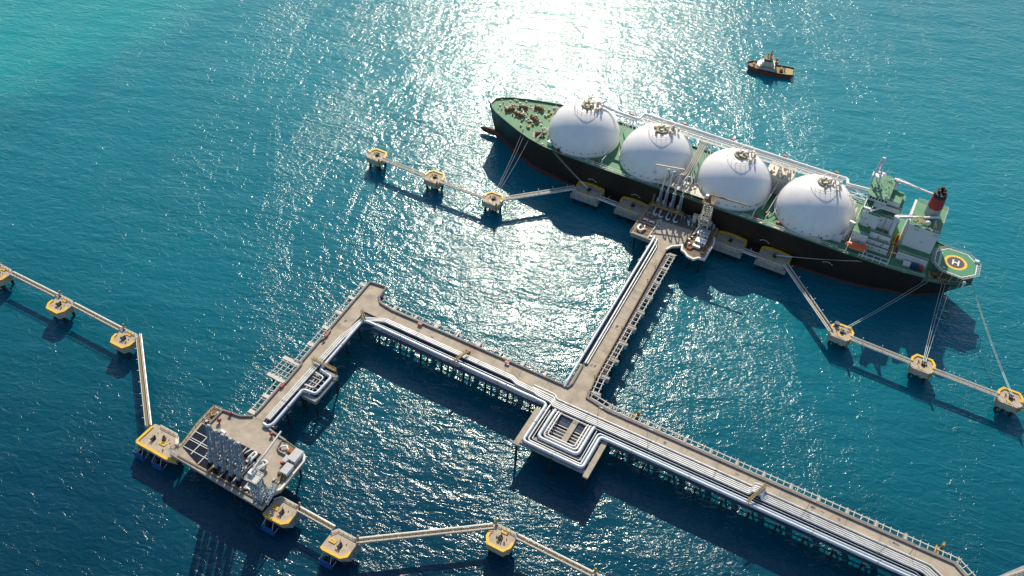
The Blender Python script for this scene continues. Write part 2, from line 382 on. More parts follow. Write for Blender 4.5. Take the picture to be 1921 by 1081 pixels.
# ------------------------------------------------------------------ cable racks (open ladder frames beside the roads)
def rack(label, off, path, half, rungs, z=12.2, w=.42):
    o = thing('cable_rack', label, 'cable rack', (*path[0], 0), 'open cable racks beside the trestle roads')
    b = MB()
    for s in (-1, 1): b.wall(path, w, z-.35, z, side=s*half)
    P = [Vector((*p, z+.1)) for p in path]
    for (p, q) in zip(P[:-1], P[1:]):
        d = (q-p).normalized(); n = Vector((-d.y, d.x, 0)); L = (q-p).length; k = int(L/rungs)
        for i in range(k+1):
            c = p+d*(i*L/k); b.bar(c-n*(half+.75), c+n*(half+.75), .27, .22)
    b.build('frame', 'rack', o)
    return o
rack('long open cable rack ladder along the far edge of the trestle right of the junction', 0, [(-83,250.4),(-72.9,248.7),(79.8,247.9),(97.8,235.4)], 1.2, 2.98)
rack('open cable rack ladder along the far edge of the trestle between corner and junction', 0, [(-199.5,252.4),(-191,251.4),(-97.5,251.1)], 1.2, 3.02)
rack('open cable rack ladder beside the cross trestle leading to the ship', 0, [(-82.4,252.5),(-83.6,265),(xr2(358)+4.35,358.5)], 1.3, 2.9)
rack('open cable rack ladder at the outer end of the left branch trestle', 0, [(xl3(200)-2.0,200.2),(xl3(258)-1.9,258)], 1.2, 2.9)
rack('short cable rack ladder on the left branch trestle nearest the empty berth', 0, [(xl3(166)-2.0,165.5),(xl3(186)-2.0,186)], 1.3, 2.9)
wr = thing('cable_rack', 'wide square lattice rack bulging out from the left branch trestle', 'cable rack', (-214, 193, 0), 'open cable racks beside the trestle roads')
for i in range(4):
    MB().bar((-218+i*2.35, 188.5, 11.95), (-218.1+i*2.35, 198, 11.95), .35, .3).build('rail', 'rack', wr)
for i in range(4):
    MB().bar((-219, 189.5+i*2.45, 12.2), (-209.6, 189.5+i*2.45, 12.2), .28, .25).build('crossbar', 'rack', wr)

# ------------------------------------------------------------------ pipelines
ZP = 12.75
def yd(x): return -.0085*(x+18) if x < -97 else 0.
E_ = 100.
# right of the junction: five white pipes and the big one
for i, (y, r) in enumerate(((239.85,.44),(238.3,.46),(237.35,.46),(236.4,.46),(235.45,.46))):
    z = ZP+.1
    lab = ('white pipe running nearest the road on the right half of the trestle', 'second white pipe from the road on the right half of the trestle',
           'middle pipe of the white band on the right half of the trestle', 'fourth white pipe from the road on the right half of the trestle',
           'white pipe next to the dark gap on the right half of the trestle')[i]
    if i < 2: st = [(-108.5, y+2.2, z), (-97.4, y+2.0, z), (-96.2, y+.15, z)]
    else: st = [(-202.7+.9*(i-2), 166.4, z), (-203.1+1.*(i-2), 190., z), (-203.2+1.*(i-2), 222, z), (-202.2+.95*(i-2), 226.5, z), (-201.6+.85*(i-2), 233.-(i-2)*.7, z), (-200.6+.8*(i-2),237.6-(i-2)*.8,z), (-193.3, 241.-(i-2)*.85, z), (-190.2, 242.3-(i-2)*.85, z),
                (-119.2, 241.6-(i-2)*.85, z), (-116.2, 240.2-(i-2)*.85, z), (-106.2, 239.9-(i-2)*.85, z), (-105., y+2.1, z), (-97.4, y+1.6, z), (-96., y+.1, z)]
    
    en = [(-3.2,y,z),(-2.6,y+.9,z+1.8),(1.4,y+.9,z+1.8),(2.,y,z),(70.2-.55*i,y-.1,z),(96-.6*i,y-13.2,z)]
    pipeline('pipeline', lab, st+en, r, 'pipe', 1.0)
pipeline('pipeline', 'slim grey pipe inside the big outer pipe on the right half', [(-71.4,213.6,ZP),(-71.4,232.3,ZP),(67.5,232.2,ZP),(91,219.5,ZP)], .42, 'pipeb', 1.6)
pipeline('pipeline', 'thin conduit pipe in the dark gap of the right half of the trestle', [(-95,234.1,ZP-.2),(66,234.0,ZP-.2),(90,221.5,ZP-.2)], .14, 'pipeb', 1., n=6, flange=0)
# the big expansion loop: nested U-bends on their own platform
lz = 13.0
pipeline('pipeline', 'thickest outermost pipe of the large square loop, running on to the right', [(-104.5,235.3,lz-.1),(-98.6,235.2,lz-.1),(-98.6,212.1,lz),(-69.9,212.1,lz),(-69.9,230.7,lz),(66.5,230.5,lz-.2),(90,218,lz-.2)], .78, 'pipeb', 1.8)
pipeline('pipeline', 'thickest blue grey pipe on the camera side of the trestle left of the loop', [(-191.5,236.3,lz),(-109,235.2,lz),(-104.6,235.3,lz)], .78, 'pipeb', 1.8)
pipeline('pipeline', 'second slim pipe inside the outermost pipe of the large square loop', [(-97,238,lz-1),(-97,234,lz-.1),(-97,213.6,lz-.1),(-71.45,213.6,lz-.1)], .42, 'pipe', 1.5)
pipeline('pipeline', 'hairline drain pipe between outer and inner pipes of the large square loop', [(-95.7,233,lz-.2),(-95.7,215.1,lz-.2),(-72.6,215.1,lz-.2),(-72.6,233,lz-.2)], .16, 'pipe', .8, n=6, flange=0)
pipeline('pipeline', 'thick middle pipe of the large square loop, third bend from outside', [(-93.9,236.3,lz-1.4),(-93.9,232,lz),(-93.9,217.1,lz),(-74.6,217.1,lz),(-74.6,232,lz),(-74.6,236,lz-1.4)], .8, 'pipeb', 2.2)
pipeline('pipeline', 'slim pipe just inside the thick middle pipe of the large square loop', [(-92.1,236.3,lz-1.4),(-92.1,232,lz),(-92.1,218.9,lz),(-76.2,218.9,lz),(-76.2,232,lz),(-76.2,236,lz-1.4)], .5, 'pipe', 1.8)
pipeline('pipeline', 'innermost pipe of the large square loop, round the open grid', [(-90.8,236.3,lz-1.4),(-90.8,232,lz),(-90.8,220.2,lz),(-77.5,220.2,lz),(-77.5,232,lz),(-77.5,236,lz-1.4)], .38, 'pipe', 1.5)
pipeline('pipeline', 'thin pipe in the gap beside the white band, left half of trestle', [(-198.4,237.9,ZP-.4),(-190,238.2,ZP-.4),(-106,237.6,ZP-.4)], .2, 'pipeb', 1., flange=0, n=6)
pipeline('pipeline', 'thin pipe nearest the thick blue grey pipe, left half of trestle', [(-190,237.3,ZP-.5),(-106,236.7,ZP-.5)], .14, 'steel', 1., flange=0, n=6)
# cross branch
pipeline('pipeline', 'thick outer pipe along the cross trestle to the ship', [(-96.3,248.6,12.2),(-96.4,252,lz),(-99.1,362.4,lz),(-99.3,366,lz)], .68, 'pipeb', 1.2, flange=30)
pipeline('pipeline', 'medium white pipe beside the road of the cross trestle', [(-93.9,266,ZP),(-97.0,361.5,ZP),(-97.4,365,ZP)], .48, 'pipe', 1., flange=30)
pipeline('pipeline', 'thin white pipe closest to the road of the cross trestle', [(-92.9,266.2,ZP-.1),(-95.4,359.4,ZP-.1),(-97.2,361.6,ZP-.1)], .3, 'pipe', 1., flange=0)
# left branch
bl = [(-198.0,165.2,lz),(-198.6,187.3,lz),(-191.9,187.9,lz),(-191.8,199.6,lz),(-198.9,200.4,lz),(-199.8,235.2,lz),(-197.2,236.4,lz),(-191.7,236.35,lz)]
pipeline('pipeline', 'thick blue grey pipe along the left branch trestle, with a small loop', [(-201.8,163.4,lz),(-199.2,163.0,lz)]+bl, .74, 'pipeb', 1.6)
pipeline('pipeline', 'thin pipe inside the small loop of the left branch trestle', [(-199.9,190,ZP),(-195,190.4,ZP),(-194.9,197.7,ZP),(-199.9,198.2,ZP)], .34, 'pipe', 1.2, flange=0)

# ------------------------------------------------------------------ expansion loop platforms
pl = thing('pipe_loop_platform', 'concrete pier platform carrying the large square pipe loop', 'platform', (-84, 222, 0), 'platforms under the pipe loops')
for x0, x1, y0, y1 in ((-102.1,-99.5,209.4,232.),(-68.3,-65.9,209.2,231.5)):
    MB().box(x0, x1, y0, y1, 11., 12.1).build('side_beam', 'conc', pl)
MB().box(-84.4, -81.8, 219.8, 238, 11.3, 12.2).build('centre_beam', 'conc', pl)
for i in range(8):
    y = 221.6+i*1.72; MB().box(-99.5 if i > 8 else -93, -68.3 if i > 8 else -75, y, y+.45, 11.0, 11.28).build('cross_beam', 'rack', pl)
for y in (211.2, 216., 229.5): MB().box(-99.5, -68.3, y, y+1.1, 10.4, 11.29 if y > 220 else 12.0).build('girder', 'slabside', pl)
for x in (-100.8,-84,-67.1):
    for y in (210.6, 228.5): MB().cyl((x,y,11),(x,y,-3),.55,n=8).build('pile','pile',pl)
MB().rail([(-95,233.6,12.2),(-76,233.3,12.2)], 1.1, .14, 2.2).build('railing', 'rail', pl)
p2 = thing('pipe_loop_platform', 'small concrete pier under the pipe loop of the left branch trestle', 'platform', (-195, 193, 0), 'platforms under the pipe loops')
MB().box(-198.4,-190.0,184.9,187.0,9.6,11.9).build('front_beam', 'slabside', p2)
MB().box(-198.2,-190.2,200.6,202.3,9.6,11.9).build('back_beam', 'slabside', p2)
MB().box(-191.2,-189.9,187,200.6,10.4,11.7).build('side_beam', 'slabside', p2)
for i in range(4): MB().box(-200.5+i*1.6,-200.2+i*1.6,187,200.6,11.2,11.6).build('cross_beam','rack',p2)
for i in range(3): MB().box(-200.4,-191.2,191+i*2.5,191.3+i*2.5,11.62,11.9).build('cross_beam','rack',p2)
for x in (-197,-191.2):
    for y in (186,201.4): MB().cyl((x,y,10),(x,y,-3),.5,n=8).build('pile','pile',p2)

def pedestal(parent, c, w, d, rz=0., m='rack'):
    MB().cbox((c[0], c[1], 11.106), w, d, 1.3, rz).build('pedestal', m, parent)
for i, x in enumerate((-191.4,-179.3,-167.4,-155.6,-143.5,-131.4,-119.5,-107.5)): pedestal(tm, (x, 251.3), 1.9 if i % 2 == 0 else .9, 3.0)
for i, x in enumerate((-72.9,-49.,-36.8,-24.7,-12.8,-.8,11.2,23.1,35.2,47.1,59.)): pedestal(tm, (x, 248.35), 1.55, 2.9, m='conc2')
for y in (253.,263.8,275.5,287.3,299.,310.8,322.6,334.4,346.4,358.1): pedestal(tc_, (xr2(y)+3.9, y-.4), 4.0, 1.5, m='conc2')
for y in (256.6,246.1,234.9,223.4,211.1,176.2,166.4): pedestal(tl, (xl3(y)-2.1, y+.1), 3.6, 1.7)
# dark cable and pipe grating in the pipe zone
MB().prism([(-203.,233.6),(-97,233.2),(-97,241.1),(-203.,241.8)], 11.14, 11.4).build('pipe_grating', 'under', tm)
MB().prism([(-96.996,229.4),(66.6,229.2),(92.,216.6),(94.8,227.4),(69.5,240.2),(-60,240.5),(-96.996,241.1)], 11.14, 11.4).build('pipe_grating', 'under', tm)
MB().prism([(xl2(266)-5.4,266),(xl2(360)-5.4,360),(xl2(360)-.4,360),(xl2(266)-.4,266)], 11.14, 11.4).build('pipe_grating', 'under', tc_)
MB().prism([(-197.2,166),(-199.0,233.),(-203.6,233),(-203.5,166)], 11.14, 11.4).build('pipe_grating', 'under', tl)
MB().box(-99.45,-68.35,212.3,229.,10.3,10.39).build('floor_grating', 'under', pl)

MB().prism([(93.6,247.2),(103.2,258.8),(105.8,257.),(97,245.6)],10.9,12.2).build('rack_landing','conc2',tm)
MB().rail([(95.,247.4,12.2),(104.6,257.6,12.2)],1.,.18,2.).build('railing','rail',tm)
random.seed(5)
for k in range(26):     # repaired and stained patches of the road slab
    q = random.random(); w_, d_ = random.uniform(.8,2.6), random.uniform(.5,1.5)
    if q < .6: x = random.uniform(-185,65); c = (x, random.uniform(242.5,244.2)+(1.5 if x < -100 else 0), ZT+.004)
    elif q < .85: y = random.uniform(262,355); c = (xl2(y)+random.uniform(1.3,3.6), y, ZT+.004)
    else: y = random.uniform(170,255); c = (xl3(y)+random.uniform(2,6), y, ZT+.004)
    MB().cbox(c, w_, d_, .012, random.uniform(-.1,.1)+(0 if q < .6 else 1.5)).build('slab_patch', random.choice(('conc2','curb','conc2','asph')), tm if q < .6 else tc_ if q < .85 else tl)

def footbridge(label, a, b, w, z, legs=True):
    o = thing('pipe_footbridge', label, 'footbridge', (*a, ZT), 'footbridges over the pipes')
    A = Vector((*a, z)); B = Vector((*b, z)); d = (B-A).normalized(); n = Vector((-d.y, d.x, 0))
    MB().bar(A, B, w, .22).build('tread', 'walk', o)
    for s in (-1, 1): MB().rail([A+n*s*w*.5+Vector((0,0,.1)), B+n*s*w*.5+Vector((0,0,.1))], 1.1, .13, 2.).build('railing', 'ochre', o)
    for c in (A, B):
        for s in (-1, 1): MB().bar(c+n*s*w*.45, Vector((*(c+n*s*w*.45).xy, ZT-1.)), .18).build('leg', 'ochre', o)
    return o
footbridge('brown footbridge with yellow end crossing the pipes beside the small loop', (-205, 203.1), (-191.4, 202.4), 1.3, 14.6)
footbridge('brown footbridge over the pipes at the trestle corner', (-203.2, 239.9), (-198.2, 235.2), 1.2, 14.9)
footbridge('short brown footbridge over the white pipes halfway along the trestle', (-144.6, 243.), (-147.2, 234.2), 1.2, 14.8)
footbridge('short grey footbridge over the raised pipe bends near the right end of the trestle', (1.6, 241.6), (-2.6, 229.6), 1.1, 15.4)

# ------------------------------------------------------------------ dolphins
ZD = 8.3
def hook(parent, x, y, rz, z=ZD, pr=3):
    h = MB(); c, s = math.cos(rz), math.sin(rz)
    def w(a, b, zz): return (x+a*c-b*s, y+a*s+b*c, zz)
    h.cbox((x, y, z), 1.7, 1.3, .5, rz)
    for i in range(pr):
        o = (i-(pr-1)/2)*.62
        h.bar(w(o*.7, -.5, z+.75), w(o*1.35, 1.25, z+.8), .36, .6); h.bar(w(o*1.35, 1.2, z+.6), w(o*1.35, 1.3, z+1.35), .4)
    h.cyl(w(0, -.75, z+.4), w(0, -.75, z+1.5), .38, n=8)
    return h.build('mooring_hook', 'black', parent)
def dolphin(kind, front, outline, th, label, boardpos, hookpos, fenders=(), kerbspan=None, prongs=3, block=None, rail=None, rz=0, pileXY=(), group='mooring dolphins'):
    o = thing(kind, label, 'dolphin', (0,0,0), group)
    MB().prism(outline, ZD-th, ZD).build('cap', 'capc', o)
    if block: MB().prism(block[0], block[1], block[2]).build('lower_block', 'slabside', o)
    MB().wall(front, 1.15, ZD+.004, ZD+.5).build('yellow_kerb', 'yellow', o)
    hook(o, *hookpos, 0, pr=prongs)
    for i in range(5):
        x = random.uniform(-.6,.6)*max(p[0] for p in outline); y = random.uniform(-.75,.55)*max(p[1] for p in outline)
        MB().cyl((x,y,ZD),(x,y,ZD+random.uniform(.3,.9)),random.uniform(.15,.35),n=7).build('deck_fitting',random.choice(('ochre','dsteel','brown')),o)
    bx, by = boardpos
    b = MB(); b.box(bx-1.5, bx+1.5, by-.8, by+.8, ZD+.12, ZD+.34).bar((bx-1.2,by,ZD), (bx-1.2,by,ZD+.2), .2).bar((bx+1.2,by,ZD), (bx+1.2,by,ZD+.2), .2)
    brd = b.build('number_board', 'yellow', o)
    d = MB()
    for i, q in enumerate((-.75, .1, .75)): d.box(bx+q-.17, bx+q+.17, by-.36, by+.36, ZD+.343, ZD+.36)
    d.build('number_marks', 'brown', brd)
    for i, (x, y) in enumerate(pileXY): MB().cyl((x,y,ZD-th+.1), (x*1.02,y*1.03,-4), .75, n=8).build('pile', 'pile', o)
    if rail: MB().rail([(x, y, ZD) for x, y in rail], 1.1, .2, 2.).build('railing', 'rail', o)
    for fx, fw in fenders:
        yf = max(p[1] for p in outline)+1.9
        f = MB().box(fx-fw/2, fx+fw/2, yf, yf+.55, .4, 4.6).build('fender_panel', 'blue', o)
        MB().cyl((fx-1.2, yf-2.4, 3.0), (fx-1.2, yf+.02, 3.0), .9, .7, n=10).cyl((fx+1.2, yf-2.4, 3.0), (fx+1.2, yf+.02, 3.0), .9, .7, n=10).build('fender_cone', 'black', f)
        for s in (-1, 1): MB().bar((fx+s*fw*.42, yf+.1, 4.5), (fx+s*fw*.3, yf-2.5, ZD-.8), .16).bar((fx+s*fw*.42, yf+.1, 1.), (fx+s*(fw*.3+1.6), yf-2.6, 3.2), .16).build('chain', 'rail', f)
    return o
MDO = [(-5.6,1.9),(-3.7,4.9),(3.7,4.9),(5.6,1.9),(5.6,-3.2),(4.3,-4.9),(-4.3,-4.9),(-5.6,-3.2)]
MDF = [(-5.25,-.6),(-5.25,1.8),(-3.5,4.55),(3.5,4.55),(5.25,1.8),(5.25,-.6)]
PX = [(-3.4,-2.8),(3.4,-2.8),(-3.4,2.8),(3.4,2.8),(0,0)]
md = dolphin('mooring_dolphin', MDF, MDO, 3.7, '', (-.2,-3.3), (.2,-.3), pileXY=PX, rail=[(-5.4,-3.1),(-4.2,-4.7),(4.2,-4.7),(5.4,-3.1)])
lp_ = MB().bar((4.4,-4.5,ZD-3), (5.2,-5.6,ZD+2.6), .9, .5).bar((4.2,-4.4,ZD+.2),(5.6,-5.8,ZD+.3), 1.2, .3).build('access_ladder', 'ochre', md)
used = False
for lab, x, y, rz in (('yellow edged mooring dolphin farthest out beyond the bow, end of its walkway', -273.3, 354.3, 0),
                      ('middle yellow edged mooring dolphin of the three beyond the bow', -232.6, 354., 0),
                      ('mooring dolphin beyond the bow where the walkway turns to the ship', -193.4, 354.2, 0),
                      ('mooring dolphin holding two ropes from the stern quarter, blue drum on its edge', 7.6, 352.3, 0),
                      ('mooring dolphin tied to the stern by three ropes', 47.6, 351.2, 0),
                      ('mooring dolphin at the right edge of the photo with two ropes', 88., 350.8, 0),
                      ('mooring dolphin at the left edge of the photo, partly cut off', -382., 172.9, PI),
                      ('middle grey mooring dolphin of the left walkway, no ropes', -338.2, 172.6, PI),
                      ('mooring dolphin at the bend of the left walkway, no ropes', -294.4, 171.9, PI),
                      ('mooring dolphin with yellow front at the bottom of the photo between two long walkways', -85.2, 168.3, PI),
                      ('mooring dolphin just peeking in at the bottom edge of the photo', -40.5, 168.5, PI)):
    dup(md, used, (x, y, 0), rz, lab); used = True
BDO = [(-8.2,4.6),(-7.2,5.9),(-3,6.6),(2,6.6),(7.3,5.7),(8.2,4.6),(8.2,-3.4),(6.8,-5.2),(-7.4,-5.2),(-8.2,-4.)]
BDF = [(-7.85,1.6),(-7.85,4.5),(-7.,5.55),(-3,6.25),(2,6.25),(7.1,5.4),(7.85,4.4),(7.85,.6)]
bd = dolphin('breasting_dolphin', BDF, BDO, 1.4, '', (-.6,-2.9), (0.,.6), [(-3.9,5.),(3.9,5.)], block=([(-8.6,5.2),(8.6,5.2),(8.6,-5.8),(-8.6,-5.8)], 4.2, ZD-1.404),
             pileXY=[(x,y) for x in (-6.5,0,6.5) for y in (-4,4)], rail=[(-8,-4.6),(-7.2,-5.0),(6.7,-5.0),(8,-3.6)], group='breasting dolphins along the moored ship')
used = False
for lab, x in (('yellow edged breasting dolphin nearest the bow, two spring ropes on it', -149.3), ('breasting dolphin close to the left side of the loading platform', -121.6),
               ('breasting dolphin close to the right side of the loading platform', -63.2), ('breasting dolphin nearest the stern, with two ropes along the hull', -38.2)):
    dup(bd, used, (x, 388.3, 0), 0, lab); used = True
LBO = [(-6.,3.2),(-3.8,5.1),(4.6,5.4),(6.,4.6),(6.,-2.4),(4.,-5.2),(-5.4,-5.2),(-6.,-4.)]
LBF = [(-5.7,1.),(-5.7,3.1),(-3.7,4.8),(4.5,5.05),(5.7,4.4)]
lb = dolphin('breasting_dolphin', LBF, LBO, 1.6, '', (3.2,.2), (-.6,.4), [(2.2,6.)], block=([(-6.6,2.),(-3.,4.2),(1.,4.2),(1.,-4.8),(-6.6,-4.8)], 3.6, ZD-1.604), pileXY=PX,
             rail=[(-5.8,-3.4),(-5.2,-5.),(3.9,-5.),(5.8,-2.5)], prongs=2, group='breasting dolphins of the empty berth')
MB().bar((-4.4,-4.6,ZD-3), (-5.2,-5.8,ZD+2.6), .9, .5).bar((-4.2,-4.4,ZD+.2),(-5.4,-5.9,ZD+.3), 1.2, .3).build('access_ladder', 'ochre', lb)
used = False
for lab, x, y in (('breasting dolphin with one blue fender panel below the right end of the empty berth', -169.8, 134.8), ('breasting dolphin with one blue fender panel between two walkways at the bottom', -140.2, 134.2)):
    dup(lb, used, (x, y, 0), PI, lab); used = True
b1 = dolphin('breasting_dolphin', [(11.,-4.),(11.3,4.9),(10.6,5.6),(-6,5.7),(-10.7,4.6)], [(11.4,-5.6),(11.8,5.),(10.9,6.),(-6,6.1),(-11.2,4.9),(-6.4,1.),(-2.,-6.2),(8.,-6.2)], 1.6, 'widest breasting dolphin with two blue fender panels, left of the empty berth platform',
             (.6,.6), (6.,.5), [(9.3,5.6),(-1.3,5.6)], block=([(10.,4.),(-8.,4.),(-8.,-3.),(10.,-3.)], 3.6, ZD-1.604), pileXY=[(-6,-2),(0,-3),(8,-3),(-6,3),(8,3)],
             rail=[(8,-6.),(-1.9,-6.),(-6.2,.9)], prongs=2, group='breasting dolphins of the empty berth')
hook(b1, 2., -1.6, .6, pr=2)
b1.location = (-234.6, 136.3, 0); b1.rotation_euler = (0, 0, PI)
bdw = MB(); bdw.cyl((0,0,ZD), (0,0,ZD+1.9), 1.15, n=14)
bo = thing('blue_drum', 'blue round drum standing on the edge of the mooring dolphin near the stern', 'drum', (4.2, 355.6, ZD))
MB().cyl((4.2,355.6,ZD+.0),(4.2,355.6,ZD+1.8),1.15,n=14).build('drum_body','blue',bo,True)
MB().cyl((4.2,355.6,ZD+1.8),(4.2,355.6,ZD+1.95),1.25,n=14).build('drum_lid','dsteel',bo)

# ------------------------------------------------------------------ walkways between the dolphins
def walkway(label, a, b, side=1, lamps=0, z=8.55, w=1.7, conduit=True):
    o = thing('walkway', label, 'walkway', (*a, z), 'walkways between the dolphins')
    A = Vector((*a, z)); B = Vector((*b, z)); d = (B-A).normalized(); n = Vector((-d.y, d.x, 0)); L = (B-A).length
    MB().bar(A, B, w, .16).build('tread', 'walk', o)
    for s in (-1, 1):
        g = MB().bar(A+n*s*w*.5-Vector((0,0,.35)), B+n*s*w*.5-Vector((0,0,.35)), .22, .7).build('girder', 'slabside', o)
        MB().rail([A+n*s*(w*.5+.05), B+n*s*(w*.5+.05)], 1.1, .2, 2.6).build('railing', 'rail', o)
    if conduit: MB().tube([A+n*side*(w*.5+.55)+Vector((0,0,.2)), B+n*side*(w*.5+.55)+Vector((0,0,.2))], .33, 8).build('conduit', 'pipe', o, True)
    for i in range(lamps):
        c = A.lerp(B, (i+.5)/lamps)-n*side*(w*.5+.12)
        MB().bar(c, c+Vector((0,0,2.3)), .14).bar(c+Vector((0,0,2.3)), c+Vector((0,0,2.3))-n*side*.7, .2).build('lamp_post', 'rail', o)
    return o
walkway('long walkway between the two outermost mooring dolphins beyond the bow', (-267.6, 352.2), (-238.2, 351.6), -1, 3)
walkway('walkway between the inner two mooring dolphins beyond the bow', (-227.1, 351.8), (-199, 352.2), -1, 3)
walkway('slanting walkway from the bow mooring dolphins to the first breasting dolphin', (-188.4, 356.), (-157.2, 386.6), -1, 5)
walkway('short walkway between the two breasting dolphins left of the platform', (-141., 385.6), (-129.9, 385.2), -1, 1)
walkway('stub walkway from the left breasting dolphin to the loading platform', (-113.3, 385.4), (-113.05, 385.4), -1, 0, conduit=False)
walkway('short walkway from loading platform to the right breasting dolphin', (-71.4, 385.6), (-71.1, 385.6), -1, 0, conduit=False)
walkway('short walkway between the two breasting dolphins right of the platform', (-54.9, 385.), (-46.5, 384.8), -1, 1)
walkway('steep walkway from the last breasting dolphin down to the stern mooring dolphins', (-31.2, 386.), (3., 350.2), -1, 6)
walkway('walkway between the first and second mooring dolphins off the stern', (13.2, 349.9), (42., 349.2), -1, 3)
walkway('walkway from the three rope dolphin to the one at the right edge', (53.3, 349.2), (82.3, 349.), -1, 4)
walkway('left walkway running in from the left edge of the photo', (-376., 176.), (-344, 176.), 1, 3)
walkway('second left walkway, ending at the bend dolphin', (-332.4, 175.8), (-300.2, 175.3), 1, 3)
walkway('long steep walkway from the bend dolphin down to the two fender dolphin', (-290.3, 177.), (-247.4, 139.4), 1, 8)
walkway('short walkway between the two one fender breasting dolphins', (-164.3, 138.6), (-146.3, 138.4), 1, 2)
walkway('long rising walkway at the bottom of the photo to the yellow fronted dolphin', (-134.6, 138.6), (-90.3, 171.3), 1, 5)
walkway('last walkway running out of the bottom edge of the photo', (-79.7, 171.9), (-46.2, 172.), 1, 4)

# ------------------------------------------------------------------ right hand loading platform
jp = thing('loading_platform', 'loading platform on piles beside the big ship, brown gratings and pale concrete apron', 'platform', (-92, 378, 0), 'jetty head platforms')
JP = [(-112,362.4),(-96.5,362.),(-90,362.),(-88.3,364.6),(-83.6,367.5),(-82.9,364.8),(-80.4,364.),(-78.8,362.),(-75.2,361.4),(-73.8,363.8),(-70.2,364.2),(-70.2,378),(-71.5,382.5),(-71.5,391),(-84,394.),(-113,392.6),(-113,371)]
MB().prism(JP, 10.6, ZT).build('deck', 'conc', jp)
MB().box(-111.6,-102.6,363.,391.6,12.004,12.05).build('grating', 'rust', jp)
MB().prism([(-102.2,381.2),(-84.2,382.4),(-84.2,393.4),(-102.2,392.4)],12.004,12.06).build('drip_floor', 'asph', jp)
MB().prism([(-82.6,366.5),(-79,363.6),(-75.4,362.4),(-71,365.5),(-71,377.8),(-72.2,382.5),(-72.2,390.2),(-82.6,393)],12.004,12.05).build('grating', 'rust', jp)
MB().wall([(-112.6,362.9),(-98,362.6),(-96.4,360.2)],.7,12.06,12.9).build('parapet','slabside',jp)
MB().wall([(-90.4,360.5),(-88.8,364.2),(-84.,367.9),(-83.,364.2),(-80.6,363.2),(-78.6,361.2),(-75.,360.6),(-73.2,363.),(-69.7,363.4),(-69.6,378),(-71,382.8)],.9,11.3,12.55).build('side_walk','rail',jp)
MB().wall([(-102.3,363),(-102.3,381)],.35,12.06,13.1).build('pipe_screen','rail',jp)
MB().wall([(-83.2,368.4),(-83.2,393)],.4,12.06,13.3).build('barrier','brown',jp)
for p in ([(-112.7,363,12),(-112.7,392.2,12)], [(-70.6,365,12),(-70.6,378,12),(-72,382,12),(-72,390.4,12)]): MB().rail(p,1.1,.16,2.4).build('railing','ochre',jp)
for x in (-110,-102,-94,-86,-78,-72):
    for y in (365,374,383,391): MB().cyl((x,y,10.7),(x,y,-3),.5,n=8).build('pile','pile',jp)
g = thing('arm_gallery', 'brown steel gallery on posts at the feet of the loading arms by the ship', 'gallery', (-101,386.5,12))
MB().box(-109.6,-91.6,385.6,387.4,16.5,16.9).build('floor','brown',g)
for y in (385.6,387.4): MB().rail([(-109.6,y,16.9),(-91.6,y,16.9)],1.1,.15,2.2).build('railing','ochre',g)
for x in (-109.3,-103.5,-97.6,-91.9):
    for y in (385.8,387.2): MB().bar((x,y,12),(x,y,16.5),.3).build('post','brown',g)
MB().bar((-110.6,387,12),(-112,396.,19.5),.9,.3).bar((-109.9,387,12),(-111.3,396,19.5),.2,.9).build('gangway','brown',g)

def loading_arm(name_label, stowed=False):
    o = thing('marine_loader', name_label, 'loading arm', (0,0,0))
    MB().box(-.9,.9,-.9,.9,12.06,13.).build('base_plate','dsteel',o)
    if not stowed:
        r = MB().lattice((0,0,13),(0,0,23.6),1.5,1.2,6,.18).cyl((.0,.0,13),(0,0,24),.36,n=8); r.build('riser','armblue',o)
        MB().cyl((-1.,0,24),(1.,0,24),.6,n=10).build('pivot','steel',o)
        a = MB().bar((0,0,24),(.1,3.9,35.4),.6,.7).bar((0,-.4,24.6),(.1,3.2,35.2),.18); ia = a.build('inboard_arm','white',o)
        MB().bar((0,0,24),(-.3,-2.6,18.6),.35,.4).box(-1.0,.45,-3.3,-1.9,17.2,19.4).build('counterweight','steel',ia)
        oa = MB().bar((.9,3.9,35.4),(1.3,7.2,27.2),.42).bar((1.1,4.4,35),(1.5,7.4,27.4),.16).build('outboard_arm','armblue',o)
        MB().cyl((.3,3.9,35.4),(1.2,3.9,35.4),.65,n=10).build('pivot','steel',o)
        MB().cyl((1.3,6.6,26.8),(1.3,8.2,26.8),.55,n=10).build('coupler','steel',oa)
        MB().tube(fillet([(-.3,-.4,13.4),(-.3,-3.5,13.4),(-.3,-7.5,12.9),(.9,-9.2,12.7),(2.,-7.6,12.6)],1.2),.5,8).build('feed_pipe','pipeb',o,True)
    else:
        r = MB().lattice((0,0,13),(1.6,1.4,26),1.35,1.2,6,.17).cyl((0,0,13),(1.6,1.4,26),.56,n=8); r.build('riser','armblue',o)
        MB().cyl((.6,1.4,26),(2.6,1.4,26),.65,n=10).build('pivot','steel',o)
        a = MB().lattice((1.6,1.4,26),(2.3,2.6,36.2),1.1,.8,6,.15).bar((1.4,1.,26),(2.1,2.3,36.2),.8); a.build('inboard_arm','armblue',o)
        oa = MB().bar((2.9,3.,36.),(2.3,2.4,19.5),.38,.45).bar((3.3,3.3,35.6),(2.8,2.8,20),.2).build('outboard_arm','armblue',o)
        MB().cyl((1.8,2.7,36.2),(3.3,2.9,36.2),.7,n=10).build('pivot','steel',o)
        MB().box(1.6,3.1,1.7,3.1,17.6,19.6).build('coupler','steel',oa)
        MB().bar((1.6,1.4,26),(1.3,-.4,20),.4).box(.5,2.1,-1.4,.2,18.2,20.6).build('counterweight','armblue',r and o)
        MB().tube(fillet([(.3,.6,13.4),(.3,4.,13.4),(.3,8.,12.9)],1.2),.42,8).build('feed_pipe','dsteel',o,True)
    return o
ra = loading_arm(''); ra['group'] = 'loading arms reaching over to the ship'; used = False
